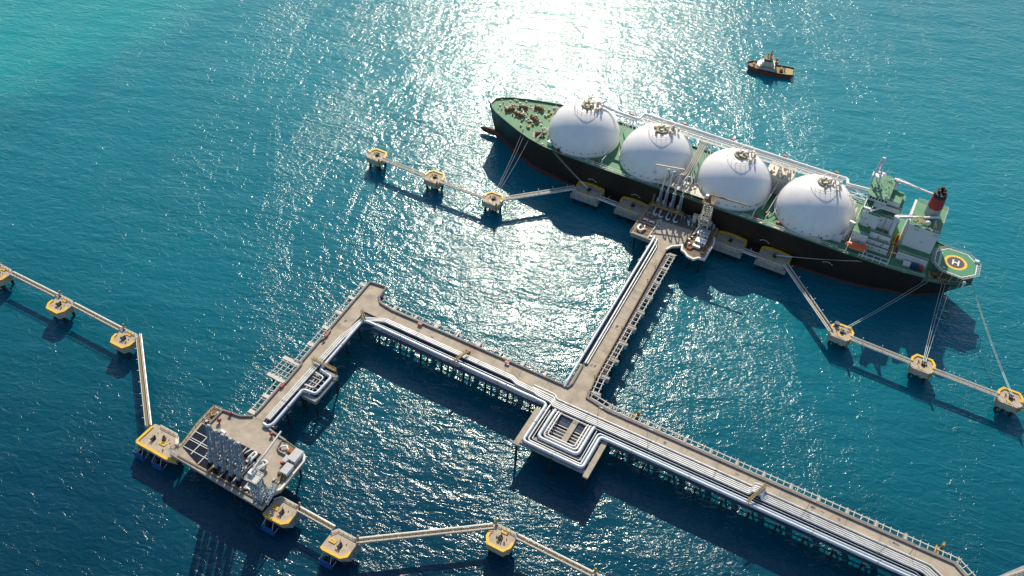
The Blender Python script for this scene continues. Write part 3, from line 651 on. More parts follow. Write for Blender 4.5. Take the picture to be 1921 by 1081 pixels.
for lab, x in (('leftmost raised loading arm between platform and ship', -107.5), ('second raised loading arm from the left by the ship', -104.), ('third raised loading arm from the left by the ship', -99.8), ('rightmost raised loading arm by the ship', -95.4)):
    dup(ra, used, (x, 392.3 if x < -105 else 391.9, 0), 0, lab); used = True

def crane_tower(label, c, w0, w1, top, boomend, boomroot, m, mb, cab):
    o = thing('gangway_tower', label, 'tower', (*c, ZT), 'lattice gangway towers')
    MB().box(c[0]-w0*.6,c[0]+w0*.6,c[1]-w0*.6,c[1]+w0*.6,12.06,12.5).build('base','dsteel',o)
    MB().lattice((*c,12.5),(*c,top),w0,w1,8,.26).bar((c[0],c[1],12.5),(c[0],c[1],top),.5).build('mast',m,o)
    z = 12.5; st = MB()
    for i in range(5):
        h = (top-12.5)/5; st.bar((c[0]-w0*.4,c[1]-w0*.4,z),(c[0]+w0*.4,c[1]+w0*.4,z+h),.5,.12); st.box(c[0]-w0*.45,c[0]+w0*.45,c[1]-w0*.45,c[1]-w0*.2,z+h-.1,z+h); z += h
    st.build('stair',m,o)
    MB().box(c[0]-w1*.75,c[0]+w1*.75,c[1]-w1*.7,c[1]+w1*.7,top,top+.35).build('top_platform',mb,o)
    MB().rail([(c[0]-w1*.75,c[1]-w1*.7,top+.35),(c[0]+w1*.75,c[1]-w1*.7,top+.35),(c[0]+w1*.75,c[1]+w1*.7,top+.35),(c[0]-w1*.75,c[1]+w1*.7,top+.35),(c[0]-w1*.75,c[1]-w1*.7,top+.35)],1.1,.14,1.8).build('railing',mb,o)
    R = Vector(boomroot); E = Vector(boomend)
    cr = MB().cyl((R.x,R.y,top+.3),(R.x,R.y,R.z),.7,n=10).build('crane_post',mb,o)
    b = MB().bar(R,E,.6,.65).bar(R+Vector((0,0,1.1)),R.lerp(E,.6),.2); b.build('boom',mb,cr)
    if cab: MB().box(*cab).build('cab','white',cr)
    return o
rt = crane_tower('brown lattice tower with long horizontal crane boom beside the ship', (-79.,386.9), 5., 4.2, 31., (-59.8,389.6,35.), (-79.6,388.6,34.6), 'cream', 'brown', (-82.,-80.3,388.,389.6,31.4,33.6))
def cabin(name, label, x0,x1,y0,y1,z0,z1, m='house', roof='steel', grp='cabins on the jetty heads', win=True):
    o = thing(name, label, 'cabin', ((x0+x1)/2,(y0+y1)/2,z0), grp)
    MB().box(x0,x1,y0,y1,z0,z1).build('wall',m,o)
    MB().box(x0-.25,x1+.25,y0-.25,y1+.25,z1+.003,z1+.25).build('roof',roof,o)
    if win:
        MB().box(x0+.4,x0+1.2,y0-.04,y0+.1,z0+.05,z0+2.).build('door','dsteel',o)
        MB().box(x1-1.3,x1-.4,y0-.05,y0+.1,z0+1.,z0+1.9).build('window','glass',o)
    return o
cabin('control_cabin','grey roofed control cabin at the foot of the brown lattice tower',-79.8,-74.,378.6,383.4,12.06,14.8)
cabin('control_cabin','small white roofed cabin below the control cabin on the rusty floor',-78.6,-73.4,372.6,375.8,12.06,14.4,roof='house')
cabin('equipment_box','low white equipment box nearest the curved side walk',-78.8,-75.,369.6,371.4,12.06,13.2,win=False)
cabin('equipment_box','pale square cabinet on posts left of the brown lattice tower',-86.3,-84.2,388.6,391.,12.06,16.6,win=False,m='cream',roof='cream')
def valves(label, pts, r, m='white', grp='valve pipes on the jetty heads', cat='valve pipe'):
    o = thing('valve_pipe', label, cat, pts[0], grp)
    MB().tube(fillet(pts, 1.1, 4), r, 8).build('pipe', m, o, True)
    a = Vector(pts[0]); MB().cyl(a-Vector((0,0,.1)), a+Vector((0,0,.8)), r*1.3, n=8).build('valve', 'red', o)
    return o
valves('white hooked pipe at the left corner of the ship loading platform',[(-106.4,369.4,12.1),(-106.6,369,13.2),(-108,366.2,13.2),(-110.4,367.6,13.2),(-110.,371.,13.2),(-109.8,371.6,12.1)],.6)
valves('small white valve pipe inside the hooked pipe, left platform corner',[(-107.6,371.6,12.1),(-107.6,371.6,13.3),(-107,369.6,13.3),(-107,369.6,12.1)],.35)
valves('white valve pipe in a row above the hooked pipe',[(-110.4,376.4,12.1),(-110.4,376.4,13.2),(-108.,376.8,13.2),(-108.,376.8,12.1)],.4)
valves('second white valve pipe in the row, closer to the apron',[(-106.8,376.2,12.1),(-106.8,376.2,13.2),(-104.2,376.6,13.2),(-104.2,376.6,12.1)],.4)
coil = thing('hose_pile','heap of rusty orange hoses on the brown grating by the curved side walk','hose pile',(-79.6,368.6,12.05))
b = MB()
for i in range(9):
    a = random.uniform(0,6.28); b.tube(fillet([(-79.8+math.cos(a+t)*1.6+random.uniform(-.5,.5),369+math.sin(a+t)*2.6+random.uniform(-.5,.5),12.2+.1*i) for t in (0,1,2,3)],1.),.16,6)
b.build('hose','coil',coil)

# ------------------------------------------------------------------ left hand loading platform
lp = thing('loading_platform', 'loading platform of the empty berth, dark floor panels and pale concrete apron', 'platform', (-200,147,0), 'jetty head platforms')
LP = [(-222.6,161.3),(-213.4,162.4),(-208.6,165.19),(-203.2,165.19),(-200.2,162.4),(-194.8,161.6),(-182.2,160.2),(-176.6,159.5),(-174.7,157.2),(-174.4,141),(-176.4,137.2),(-175.6,130.1),(-226.6,131.8),(-229.4,134.2),(-226,138.2),(-227.8,150),(-227.8,161)]
MB().prism(LP, 10.4, ZT).build('deck', 'conc', lp)
fl = MB().prism([(-225.4,150.6),(-224.2,137),(-213,133.6),(-178.4,133.2),(-178.4,138.6),(-186,141.2),(-186.4,144.),(-192.6,146.2),(-192.8,150.8)],12.004,12.06).build('floor_panel','navy',lp)
for x in (-218.6,-212.6,-206.5,-200.4,-194.3,-188.2,-182.1): MB().box(x-.2,x+.2,133.6 if x > -213 else 136,150.4 if x < -193 else 140.6,12.064,12.3).build('floor_beam','line',fl)
for y,x0,x1 in ((137.6,-224.,-179),(141.6,-224.4,-196),(142.6,-224.4,-210),(146.,-224.9,-216)): MB().box(x0,x1,y-.17,y+.17,12.063,12.24).build('floor_beam','line',fl)
MB().box(-222.8,-176,132.3,132.9,12.004,12.7).build('front_rail_beam','brown',lp)
MB().wall([(-228.6,134.),(-226.4,132.3),(-176.2,130.6)],1.3,12.004,12.35).build('front_beam','slabside',lp)
MB().wall([(-222.4,152.),(-222.4,160.6),(-213.5,161.9),(-208.7,164.7)],.8,12.004,12.9).build('parapet','curb',lp)
MB().wall([(-199.8,163.0),(-194.6,162.1),(-188,161.4)],.7,12.004,12.8).build('parapet','slabside',lp)
MB().wall([(-178.4,159.9),(-176.2,159.0),(-174.9,157.),(-174.6,141.2),(-177.,137.4),(-176.,135.4)],1.,12.004,12.7).build('side_walk','rail',lp)
MB().wall([(-189.6,160.3),(-189,157),(-187.,155.6),(-180.4,155.4)],.5,12.004,13.).build('barrier','slabside',lp)
for p in ([(-227.2,160.4,12),(-227.2,150.4,12),(-225.4,138.4,12),(-228.4,134.4,12)],[(-227.2,160.6,12),(-222.8,161,12)],[(-188,161.2,12),(-178.4,160,12)]): MB().rail(p,1.1,.17,2.2).build('railing','ochre',lp)
MB().prism([(-227.,151.2),(-222.9,151.2),(-222.9,160.5),(-227.,160.2)],12.004,12.05).build('grating','rust',lp)
MB().prism([(-178.6,133),(-176.6,133.5),(-176.6,152.5),(-180.4,153)],12.004,12.05).build('grating','walk',lp)
for x in (-224,-214,-204,-194,-184,-177.5):
    for y in (133,144,156): MB().cyl((x,y,10.5),(x,y,-3),.5,n=8).build('pile','pile',lp)
la = loading_arm('', True); la['group'] = 'stowed loading arms of the empty berth'; used = False
for k, x in enumerate((-208.4,-204.5,-200.5,-196.5,-192.5)):
    dup(la, used, (x, 136.4 if k else 137.2, 0), 0, ('leftmost','second from left','middle','second from right','rightmost')[k]+' of the five folded blue grey loading arms'); used = True
crane_tower('blue grey lattice tower with thin crane boom at the right of the empty berth', (-178.7,133.6), 3.9, 3.7, 28., (-182.4,155.4,30.2), (-180.2,134.6,30.), 'armblue', 'line', (-181.6,-179.4,133.2,135.6,28.4,29.8))
MB_ = thing('lattice_frame','low grey lattice gangway lying right of the blue grey tower','gangway',(-175,135,12.05))
MB().lattice((-175.6,132.2,13.4),(-176.6,140.4,14.6),2.2,2.2,4,.2).build('frame','armblue',MB_)
cabin('control_cabin','long grey roofed cabin near the right edge of the empty berth platform',-180.2,-176.6,153.4,159.2,12.06,14.9)
cabin('control_cabin','square grey roofed cabin with a red monitor at its corner, empty berth',-179.,-175.9,146.9,151.6,12.06,14.7)
cabin('equipment_box','small flat grey box between the two cabins of the empty berth',-182.3,-180.7,152.2,155.,12.06,13.4,win=False)
valves('large white double hoop pipe on the apron of the empty berth',[(-190.6,142.8,12.1),(-190.2,143.4,14.4),(-188.6,147.9,14.6),(-185.9,147.6,14.6),(-187.6,142.8,14.4),(-187.8,142.4,12.1)],.6,'pipe')
valves('straight white pipe nested inside the double hoop, empty berth',[(-189.,142.4,12.1),(-189.,142.8,14.),(-187.3,146.8,14.2),(-187.1,147.,12.1)],.4,'pipe')
valves('white horseshoe pipe with red valve beside the folded loading arms',[(-195.6,145.4,12.1),(-195.4,146,13.8),(-195,149.6,13.8),(-193.4,149.2,13.8),(-193.6,145.6,13.8),(-193.8,145.,12.1)],.5)
valves('short pale valve pipe right of the folded loading arms',[(-198.6,147.4,12.1),(-198.4,147.6,13.2),(-197.2,150.4,13.2),(-197.,150.6,12.1)],.35,'pipe')
valves('white twisted pipe in the dark bay behind the barrier of the empty berth',[(-187.6,157.,12.1),(-187.4,157.4,13.2),(-185.4,159.2,13.2),(-184.2,157.8,13.2),(-183.,158.,12.1)],.4)
valves('two small white standpipes near the front of the empty berth',[(-186.4,134.4,12.1),(-186.4,134.4,13.4),(-184.6,134.2,13.4),(-184.6,134.2,12.1)],.42)
o = thing('orange_skid','orange brown pump skid beside the long cabin of the empty berth','pump skid',(-182.2,158.,12.05))
b = MB().box(-183.6,-180.8,156.6,159.6,12.06,12.5); b.build('frame','ochre',o)
b = MB()
for i in range(4): b.cyl((-183.2+i*.65,157,13.),(-183.2+i*.65,159.2,13.1),.42,n=8)
b.build('pump','coil',o)
wb = thing('white_cover','flat white cover plate lying at the edge of the dark floor','cover plate',(-214.6,151.8,12.05))
MB().cbox((-214.6,151.8,12.07),2.6,1.3,.35,-.12).build('plate','white',wb)
MB().rail([(-215.7,151.4,12.4),(-213.5,151.2,12.4)],.3,.08,1.).build('handle','steel',wb)
yl = thing('access_ladder','short yellow ladder at the front beam of the empty berth','ladder',(-206.5,133.4,12))
MB().bar((-206.9,132.,12.4),(-206.4,136.,12.7),.22).bar((-206.2,132.,12.4),(-205.7,136.,12.7),.22).build('rail','yellow',yl)
b = MB()
for i in range(6): b.bar((-206.9+i*.1,132.2+i*.7,12.45+.05*i),(-206.2+i*.1,132.2+i*.7,12.45+.05*i),.14)
b.build('rungs','yellow',yl)
gv = thing('white_gangway','pale ramp from the widest breasting dolphin up to the empty berth','ramp',(-228,137,9))
MB().bar((-231.2,140.6,ZD+.6),(-226.3,136.4,12.7),1.1,.2).build('tread','line',gv)
MB().rail([(-231.6,140.2,ZD+.7),(-226.7,136.,12.8)],1.,.16,1.5).rail([(-230.8,141.,ZD+.7),(-225.9,136.8,12.8)],1.,.16,1.5).build('railing','rail',gv)

# ------------------------------------------------------------------ fire monitors, lamps, ladders
def monitor(label, x, y, z=ZT, s=1.):
    o = thing('fire_monitor', label, 'fire monitor', (x,y,z), 'red fire monitors on the jetty')
    MB().cyl((x,y,z),(x,y,z+.9*s),.3*s,n=8).build('stand','dsteel',o)
    MB().ball((x,y,z+1.3*s),.85*s,12,.85).build('cover','red',o,True)
    MB().bar((x,y,z+1.3*s),(x+.9*s,y+.5*s,z+1.9*s),.25).build('nozzle','red',o)
for lab,x,y,s in (('round red fire monitor on the apron edge of the empty berth',-219.4,155.,1.2),('red fire monitor by the parapet where the left branch starts',-218.,160.4,1.),
                  ('dark red fire monitor beside the square cabin of the empty berth',-181.6,151.,1.),('red fire monitor at the right parapet of the empty berth apron',-195.,160.6,1.)):
    monitor(lab,x,y,ZT,s)
def hydrant(label, x, y, rz=0, m='coil'):
    o = thing('hydrant_box', label, 'hydrant box', (x,y,ZT), 'rust red hydrant boxes along the trestle roads')
    MB().cbox((x,y,12.01),2.,1.1,1.15,rz).build('cabinet',m,o)
    MB().cbox((x,y,13.165),2.2,1.3,.14,rz).build('lid','red',o)
hydrant('hydrant box on the far kerb of the trestle near the corner',-174.6,247.9,-.05)
hydrant('orange hydrant box on the road at the short footbridge',-145.6,245.,-.05)
hydrant('hydrant box on the far kerb of the trestle left of the junction',-126.,247.8,-.05)
hydrant('hydrant box on the left branch beyond the square lattice rack',-209.5,219.4,1.52)
hydrant('hydrant box on the left branch before the square lattice rack',-208.3,184.4,1.52)
def lamp(label, x, y, h=7., z=ZT, arm=(1.4,0)):
    o = thing('lamp_post', label, 'lamp post', (x,y,z), 'lamp posts along the jetty')
    MB().cyl((x,y,z),(x,y,z+h),.11,.07,6).build('post','dsteel',o)
    MB().bar((x,y,z+h),(x+arm[0],y+arm[1],z+h+.15),.12).box(x+arm[0]-.4,x+arm[0]+.4,y+arm[1]-.2,y+arm[1]+.2,z+h+.05,z+h+.3).build('lamp_head','steel',o)
lamp('slim dark lamp post beside the road at the trestle junction',-76.,241.0)
lamp('slim dark lamp post on the trestle just right of the junction',-52.,241.)
lamp('slim dark lamp post on the trestle right of the raised pipe bends',20.,241.)
lamp('slim dark lamp post on the trestle just left of the junction',-124.,242.2)
lamp('slim dark lamp post near the right end of the trestle',62.,241.)
def klight(label,x,y):
    o = thing('kerb_light', label, 'kerb light', (x,y,ZT), 'small yellow kerb lights of the cross trestle')
    MB().cyl((x,y,12.01),(x,y,13.2),.14,n=6).build('stem','brown',o); MB().ball((x,y,13.5),.42,8).build('lamp','yellow',o,True)
for i,(lab,y) in enumerate((('kerb light of the cross trestle nearest the junction',261.),('kerb light of the cross trestle, second from the junction',296.),('kerb light of the cross trestle, second from the platform',333.),('kerb light of the cross trestle nearest the platform',344.5))):
    klight(lab, xr2(y)-.9, y)
def ladder_post(label, x, y):
    o = thing('ladder_tower', label, 'ladder tower', (x,y,9), 'ochre ladder towers at the cable rack')
    MB().box(x-1.3,x+.4,y-2.6,y+1.0,11.12,11.9).build('landing','ochre',o)
    MB().prism([(x+.1,y+.6),(x+1.3,y+.6),(x+.9,y+2.2),(x+.4,y+2.2)],5.,13.6,[(x+.4,y+1.4),(x+1.6,y+1.4),(x+1.5,y+3.2),(x+.9,y+3.2)]).build('cage','ochre',o)
    MB().rail([(x-1.2,y-2.4,11.9),(x-1.2,y+.9,11.9)],1.1,.14,1.6).build('railing','yellow',o)
ladder_post('ochre ladder tower on the far side of the trestle just right of the junction',-61.3,249.8)
ladder_post('ochre ladder tower on the far side of the trestle at its right end',72.,249.6)

for x in (-111.2,-107.2,-102.9): MB().bar((x,363.4,12.2),(x,391.4,12.2),.3,.3).build('frame_beam','brown',jp)
for y in (364.2,372.2,375.,378.6,384.,391.): MB().bar((-111.4,y,12.22),(-102.7,y,12.22),.28,.3).build('frame_beam','cream',jp)
for x,y in ((-82.4,370.),(-82.4,376.),(-82.4,384.)): MB().bar((x,y,12.25),(x+11,y+.4,12.25),.25,.3).build('frame_beam','brown',jp)
random.seed(21)
def clutter(n, x0, x1, y0, y1, parent, ms, zz=12.06, s0=.4, s1=1.3, h=1.5, nm='deck_cabinet'):
    for k in range(n):
        x = random.uniform(x0,x1); y = random.uniform(y0,y1)
        MB().box(x,x+random.uniform(s0,s1),y,y+random.uniform(s0,s1),zz,zz+random.uniform(.4,h)).build(nm,random.choice(ms),parent)
clutter(16,-83.0,-81.8,369,391,jp,('cream','white','steel'))
clutter(10,-102.2,-101.,364,381,jp,('cream','white','line'),h=1.1)
clutter(12,-100,-86,388,392.6,jp,('steel','cream','dsteel'),h=1.6)
clutter(12,-111,-103.6,379,391,jp,('cream','brown','steel'),h=1.4)
clutter(9,-88.4,-85,382.6,392,jp,('white','steel','cream'),h=1.)
clutter(14,-188,-178.5,133.6,139.6,lp,('steel','line','brown','ochre'),h=1.4)
clutter(10,-198.4,-187,140.4,149.6,lp,('steel','armblue','cream'),h=1.5)
clutter(8,-226.6,-223.4,151.6,159.6,lp,('steel','brown','ochre'),h=1.2)
clutter(8,-180.8,-176.2,140,153,lp,('brown','ochre','steel'),h=1.2)
clutter(10,-192,-180,132.6,133.6,lp,('line','white','steel'),h=1.1,s1=.8)
gr = thing('engine_tank','pair of grey upright tanks and pipes beneath the brown lattice tower','tank',(-77,391,12.06))
MB().cyl((-76.4,390.4,12.06),(-76.4,390.4,15.4),.9,n=12).build('tank_body','cream',gr,True)
MB().cyl((-74.2,389.6,12.06),(-74.2,389.6,14.8),.8,n=12).build('tank_body','steel',gr,True)
hs = thing('steel_stair','pale folded stair beside the brown lattice tower','stair',(-83.4,384,12.06))
for i,(a,b_) in enumerate((((-82.2,379.4,12.2),(-80.6,384.2,15.4)),((-80.6,384.2,15.4),(-83.,387.,18.2)),((-83.,387.,18.2),(-81.6,390.,20.8)))): MB().bar(a,b_,.9,.25).build('flight','rail',hs)

# ------------------------------------------------------------------ the gas carrier
CY = 417.5; DZ = 22.
ship = thing('gas_carrier', 'huge black hulled gas carrier with green deck and four white tank domes', 'ship', (-87, CY, 0))
# stations: deck x, waterline x, half width deck, half width waterline, deck z
ST = [(-232.4,-226.5,.25,.15,25.),(-229.,-223.6,3.4,1.,24.9),(-226.,-220.6,6.4,2.4,24.8),(-222.,-216.5,9.4,4.6,24.6),(-214.,-209,13.,8.8,24.2),(-204,-200.,17.2,13.,23.6),(-194.,-191.,20.6,17.2,23.),(-183,-181,22.6,18.6,22.4),
      (-170,-169,23.7,20.4,22.),(-150,-150,24,21.2,22.),(-90,-90,24,21.4,22.),(-30,-30,24,21.2,22.),(-5,-5,24.,20.,22.),(12,11,23.8,17.6,22.),(24,22,22.8,14.,22.),(34.8,31.,21.4,12.4,22.)]
SP = [(34.82,31.02,17.6,12.4,17.),(40,34.5,16.4,10.2,17.),(46,38.5,14.5,7.4,17.),(52,43,11.6,4.4,17.),(57.4,48,7.8,1.2,17.)]
def side_pt(s, z):
    t = max(0, min(1.05, z/s[4])); f = t**1.25 if t > 0 else t*.6
    w = s[3]+(s[2]-s[3])*f; x = s[1]+(s[0]-s[1])*max(-.1, z/s[4])
    return x, max(w, .05)
def hull_strip(stations, zf0, zf1, n=5, close=None):
    b = MB()
    for sgn in (-1, 1):
        rows = []
        for s in stations:
            z0 = zf0(s); z1 = zf1(s); rows.append([(*(lambda q: (q[0], CY+sgn*q[1]))(side_pt(s, z0+(z1-z0)*i/n)), z0+(z1-z0)*i/n) for i in range(n+1)])
        vs = [p for r in rows for p in r]; k = n+1; fs = []
        for i in range(len(rows)-1):
            for j in range(n):
                q = (i*k+j, (i+1)*k+j, (i+1)*k+j+1, i*k+j+1); fs.append(q if sgn < 0 else q[::-1])
        b.add(vs, fs)
    if close is not None:
        s = stations[close]; L = [side_pt(s, zf0(s)+(zf1(s)-zf0(s))*i/n) + (zf0(s)+(zf1(s)-zf0(s))*i/n,) for i in range(n+1)]
        vs = [(x, CY-w, z) for x, w, z in L]+[(x, CY+w, z) for x, w, z in L]; k = n+1
        b.add(vs, [(i, i+1, k+i+1, k+i)[::(1 if close else -1)] for i in range(n)])
    return b
def bz(s): return 1.5+max(0,(-150-s[0])/80)*3.2
hb = hull_strip(ST, lambda s: bz(s), lambda s: s[4]+.9, 6); h2 = hull_strip(SP, lambda s: bz(s), lambda s: s[4]+.9, 6, close=-1)
hb.add(h2.v, h2.f); hb.build('hull', 'hull', ship, True)
hb = hull_strip(ST, lambda s: -3., lambda s: bz(s), 3); h2 = hull_strip(SP, lambda s: -3., lambda s: bz(s), 3, close=-1); hb.add(h2.v, h2.f)
hb.build('boot_topping', 'boot', ship, True)
bb = MB(); prof = [(.05,0),(.6,.4),(1.1,1.4),(1.5,3.4),(1.8,8.),(1.6,14.)]
vs = []; n = 14
for r, d in prof: vs += [(-238.+d, CY+r*math.cos(2*PI*j/n), 3.0+r*1.25*math.sin(2*PI*j/n)) for j in range(n)]
bb.add(vs, [(i*n+j, (i+1)*n+j, (i+1)*n+(j+1) % n, i*n+(j+1) % n) for i in range(len(prof)-1) for j in range(n)]); bb.build('bulbous_bow', 'boot', ship, True)
def deck_poly(stations):
    near = [(s[0], CY-s[2]+.05, s[4]) for s in stations]; far = [(s[0], CY+s[2]-.05, s[4]) for s in stations]
    b = MB(); n = len(stations); b.add(near+far, [(i, i+1, n+i+1, n+i) for i in range(n-1)]); return b
deck_poly(ST).build('main_deck', 'deck', ship)
deck_poly(SP).build('mooring_deck', 'deck', ship)
MB().add([(34.81,CY-21.3,17.),(34.81,CY+21.3,17.),(34.81,CY+21.3,22.),(34.81,CY-21.3,22.)],[(0,1,2,3)]).build('deck_break','house',ship)
# green-white rail cap along the sheer, bow bulwark
for sgn in (-1, 1):
    cap = MB()
    for Q in (ST, SP):
        cap = MB()
        for a, c in zip(Q[:-1], Q[1:]): cap.bar((a[0], CY+sgn*(a[2]-.2), a[4]+.95), (c[0], CY+sgn*(c[2]-.2), c[4]+.95), .5, .22)
        cap.build('gunwale', 'deck2', ship)
MB().bar((57.4,CY-7.6,17.95),(57.4,CY+7.6,17.95),.42,.22).build('stern_rail','deck2',ship)
MB().prism([(-232.6,CY-.8),(-232.6,CY+.8),(-229,CY+3.2),(-229,CY-3.2)],24.95,26.).build('bow_plate','house',ship)
rl = MB()
for a, c in zip(ST[8:], ST[9:]):
    rl.rail([(a[0],CY-a[2]+.8,22.),(c[0],CY-c[2]+.8,22.)],1.9,.13,5.)
rl.rail([(-156,CY-21.6,22),(-133,CY-22.2,22)],2.2,.2,4.).rail([(-62,CY-22.2,22),(-38,CY-22.4,22),(-10,CY-22.2,22)],2.3,.2,4.)
rl.build('railing','rail',ship)
# tank covers
TX = (-167.4,-121.,-74.7,-28.3); R = 21.5; HT = 18.9
for i, x in enumerate(TX):
    prof = [(R-.15,0),(R,1.),(R,1.5),(R-.3,1.7),(R-.3,2.2)]+[((R-.3)*math.cos(a)**.97, 2.2+HT*math.sin(a)) for a in [math.radians(d) for d in range(3, 88, 3)]]+[(.4, 2.2+HT)]
    t = MB().lathe(prof,(x,CY,DZ+.02),72).build('tank_cover','tank',ship,True)
    t['label'] = ('bow most white tank dome','second white tank dome from the bow','third white tank dome, behind the brown crane boom','aft most white tank dome next to the accommodation')[i]
    z = DZ+2.2+HT
    rg = MB().lathe([(5.6,-1.1),(7.2,-1.3),(7.2,-1.0),(5.6,-.8)],(x,CY,z),36)
    for k in range(16):
        a = 2*PI*k/16; rg.bar((x+7.1*math.cos(a),CY+7.1*math.sin(a),z-1.1),(x+7.1*math.cos(a),CY+7.1*math.sin(a),z+.5),.14)
    for k in range(24):
        a0, a1 = 2*PI*k/24, 2*PI*(k+1)/24; rg.bar((x+7.1*math.cos(a0),CY+7.1*math.sin(a0),z+.5),(x+7.1*math.cos(a1),CY+7.1*math.sin(a1),z+.5),.14)
    rg.bar((x,CY-6.2,z-.8),(x,CY-2,z-.1),.25)
    rg.build('dome_walkway','capr',t)
    MB().cyl((x,CY+1.4,z-.6),(x,CY+1.4,z+.7),3.9,3.6,20).build('dome_top','capg',t)
    b = MB().cyl((x-1.2,CY+1.4,z+.7),(x-1.2,CY+1.4,z+2.4),.9,n=10).cyl((x+1.4,CY+2.2,z+.7),(x+1.4,CY+2.2,z+2.),.6,n=10).cyl((x+.2,CY-.4,z+.7),(x+.2,CY-.4,z+1.5),.8,n=10)
    b.tube(fillet([(x-1.2,CY+1.4,z+2.2),(x-1.2,CY+5.,z+2.6),(x+.5,CY+9.,z+1.2)],.8),.4,6).tube(fillet([(x+1.4,CY+2.2,z+1.8),(x+4.6,CY+4.,z+2.),(x+5.5,CY+9,z+1.4)],.8),.35,6)
    for k in range(7):
        xx, yy = x+random.uniform(4.,8.), CY+random.uniform(-3,6); b.box(xx,xx+random.uniform(.5,1.2),yy,yy+random.uniform(.5,1.2),z-1.4,z+random.uniform(.5,1.6))
    b.build('dome_pipework','cream',t)
    for k in range(16):
        a = random.uniform(0,6.28); q = random.uniform(1.,5.2); w_ = random.uniform(.5,1.3); xx, yy = x+q*math.cos(a), CY+1+q*math.sin(a)
        pieces('dome_valve',random.choice(('capr','cream','ochre')),t,[(xx,xx+w_,yy,yy+w_,z-1.2,z+random.uniform(.2,1.8))])
    v = MB()
    for k in range(11):
        a = math.radians(-150+k*11.5); rr = R*.985; v.cyl((x+rr*math.cos(a),CY+rr*math.sin(a),DZ+3.2),(x+(rr+.7)*math.cos(a),CY+(rr+.7)*math.sin(a),DZ+3.2),.25,n=6)
    v.build('vent','dsteel',t)
# trunk pipe along the dome tops with its lattice walkway
zp = 39.6; yp = CY+15.6
MB().tube(fillet([(-163.,CY+4.5,45.2),(-157.5,CY+8.5,zp+1.2),(-153,CY+9.2,zp),(-137.8,CY+8.8,zp),(-137.4,yp,zp),(-18.4,yp,zp),(-17.2,CY+11.2,zp),(-5.,CY+12.6,zp)],1.,3),.85,10).build('trunk_pipe','white',ship,True)
MB().tube(fillet([(-152,CY+7.2,zp-.6),(-138.6,CY+7.2,zp-.6),(-138.4,yp-2,zp-.6),(-20,yp-2,zp-.6)],1.,3),.45,8).tube([(-137,yp-3.4,zp-.8),(-22,yp-3.4,zp-.8)],.3,6).build('vapour_pipe','house',ship,True)
w = MB()
w.box(-137.,-22.,yp-6.3,yp-4.6,zp-1.3,zp-1.1)
for y in (yp-6.4,yp-4.5,yp-1): w.rail([(-137,y,zp-1.2),(-22,y,zp-1.2)],1.2,.16,4.)
for i in range(24):
    x = -136+i*4.9; w.bar((x,yp+.6,zp-1.2),(x,yp-6.6,zp-1.2),.3,.35)
    w.bar((x,yp-6.6,zp-1.2),(x+2.45,yp+.6,zp-1.2),.18)
w.build('flying_walkway','rail',ship)
for xx in (-144.2,-97.8,-51.4):
    w = MB()
    for dx in (-2.2,2.2):
        for dy in (-5.5,-.3): w.bar((xx+dx,yp+dy,zp-1.2),(xx+dx*1.9,yp+dy*1.3,DZ),.5)
    w.bar((xx-2.2,yp-5.5,zp-1.2),(xx+4.2,yp-7,DZ+2),.3).bar((xx+2.2,yp-.3,zp-1.2),(xx-4.,yp,DZ+2),.3)
    w.build('walkway_support','house',ship)
w = MB()
for x0,x1 in ((-22,-14),(-14,-6)):
    for y in (CY+4.5,CY+11): w.bar((x0,y,zp-1.3),(x1,y,zp-1.3),.4).bar((x0,y,zp-3.8),(x1,y,zp-3.8),.35).bar((x0,y,zp-1.3),(x1,y,zp-3.8),.25).bar((x1,y,zp-1.3),(x1,y,zp-3.8),.25)
    w.bar((x0,CY+4.5,zp-1.3),(x1,CY+11,zp-1.3),.25).bar((x1,CY+4.5,zp-1.3),(x0,CY+11,zp-1.3),.25)
w.bar((-14,CY+4.5,zp-3.8),(-14.5,CY+2,DZ),.45).bar((-14,CY+11,zp-3.8),(-14.5,CY+13,DZ),.45)
w.build('walkway_support','house',ship)
for x in (-143.,-113.,-84.,-54.,-25.):
    yy = yp+2. if x > -140 else CY+11.
    MB().box(x-1.,x+1.,yy-.9,yy+.6,zp-.4,zp+1.1).build('monitor_box','red',ship)
# manifold between the second and third domes
mf = MB().box(-112,-80,CY-22.6,CY-13.5,25.3,25.6)
for x in (-111,-101,-91,-81):
    for y in (CY-22.2,CY-14): mf.bar((x,y,22),(x,y,25.4),.4)
mf.build('manifold_platform','cream',ship)
for x in (-106.2,-102.7,-98.5,-94.1): MB().tube(fillet([(x,CY-23.4,26.9),(x,CY-18.5,26.9),(x+.3,CY-16,28.4),(-98+(x+100)*.3,CY-12,29.4),(-97.6+(x+100)*.25,CY-6,33),(-97.6+(x+100)*.25,CY+9,38.4)],1.4),.46,8).build('manifold_pipe','cream',ship,True)
b = MB()
for k in range(34):
    x = random.uniform(-110.5,-81.5); y = CY-random.uniform(14,22); s = random.uniform(.4,1.2); pieces('manifold_valve','cream',ship,[(x,x+s,y,y+s*random.uniform(.6,1.6),25.6,25.6+random.uniform(.4,1.8))])
MB().rail([(-112,CY-22.5,25.6),(-80,CY-22.5,25.6),(-80,CY-13.6,25.6)],1.1,.15,2.5).build('railing','rail',ship)
mc = MB().cyl((-100.6,CY-16,25.5),(-100.6,CY-16,34.6),.8,.6,10).build('manifold_crane','cream',ship,True)
MB().bar((-99.5,CY-16,34.9),(-114.6,CY-20.5,35.4),.55,.7).bar((-114.5,CY-20.5,35.2),(-114.5,CY-20.5,30.4),.12).box(-115.2,-113.8,CY-21,CY-20,29.4,30.4).build('jib','cream',mc)
MB().tube([(-76.,CY-21.4,24.3),(-79,CY-15,24.3)],1.9,10).build('deck_tank','house',ship,True)
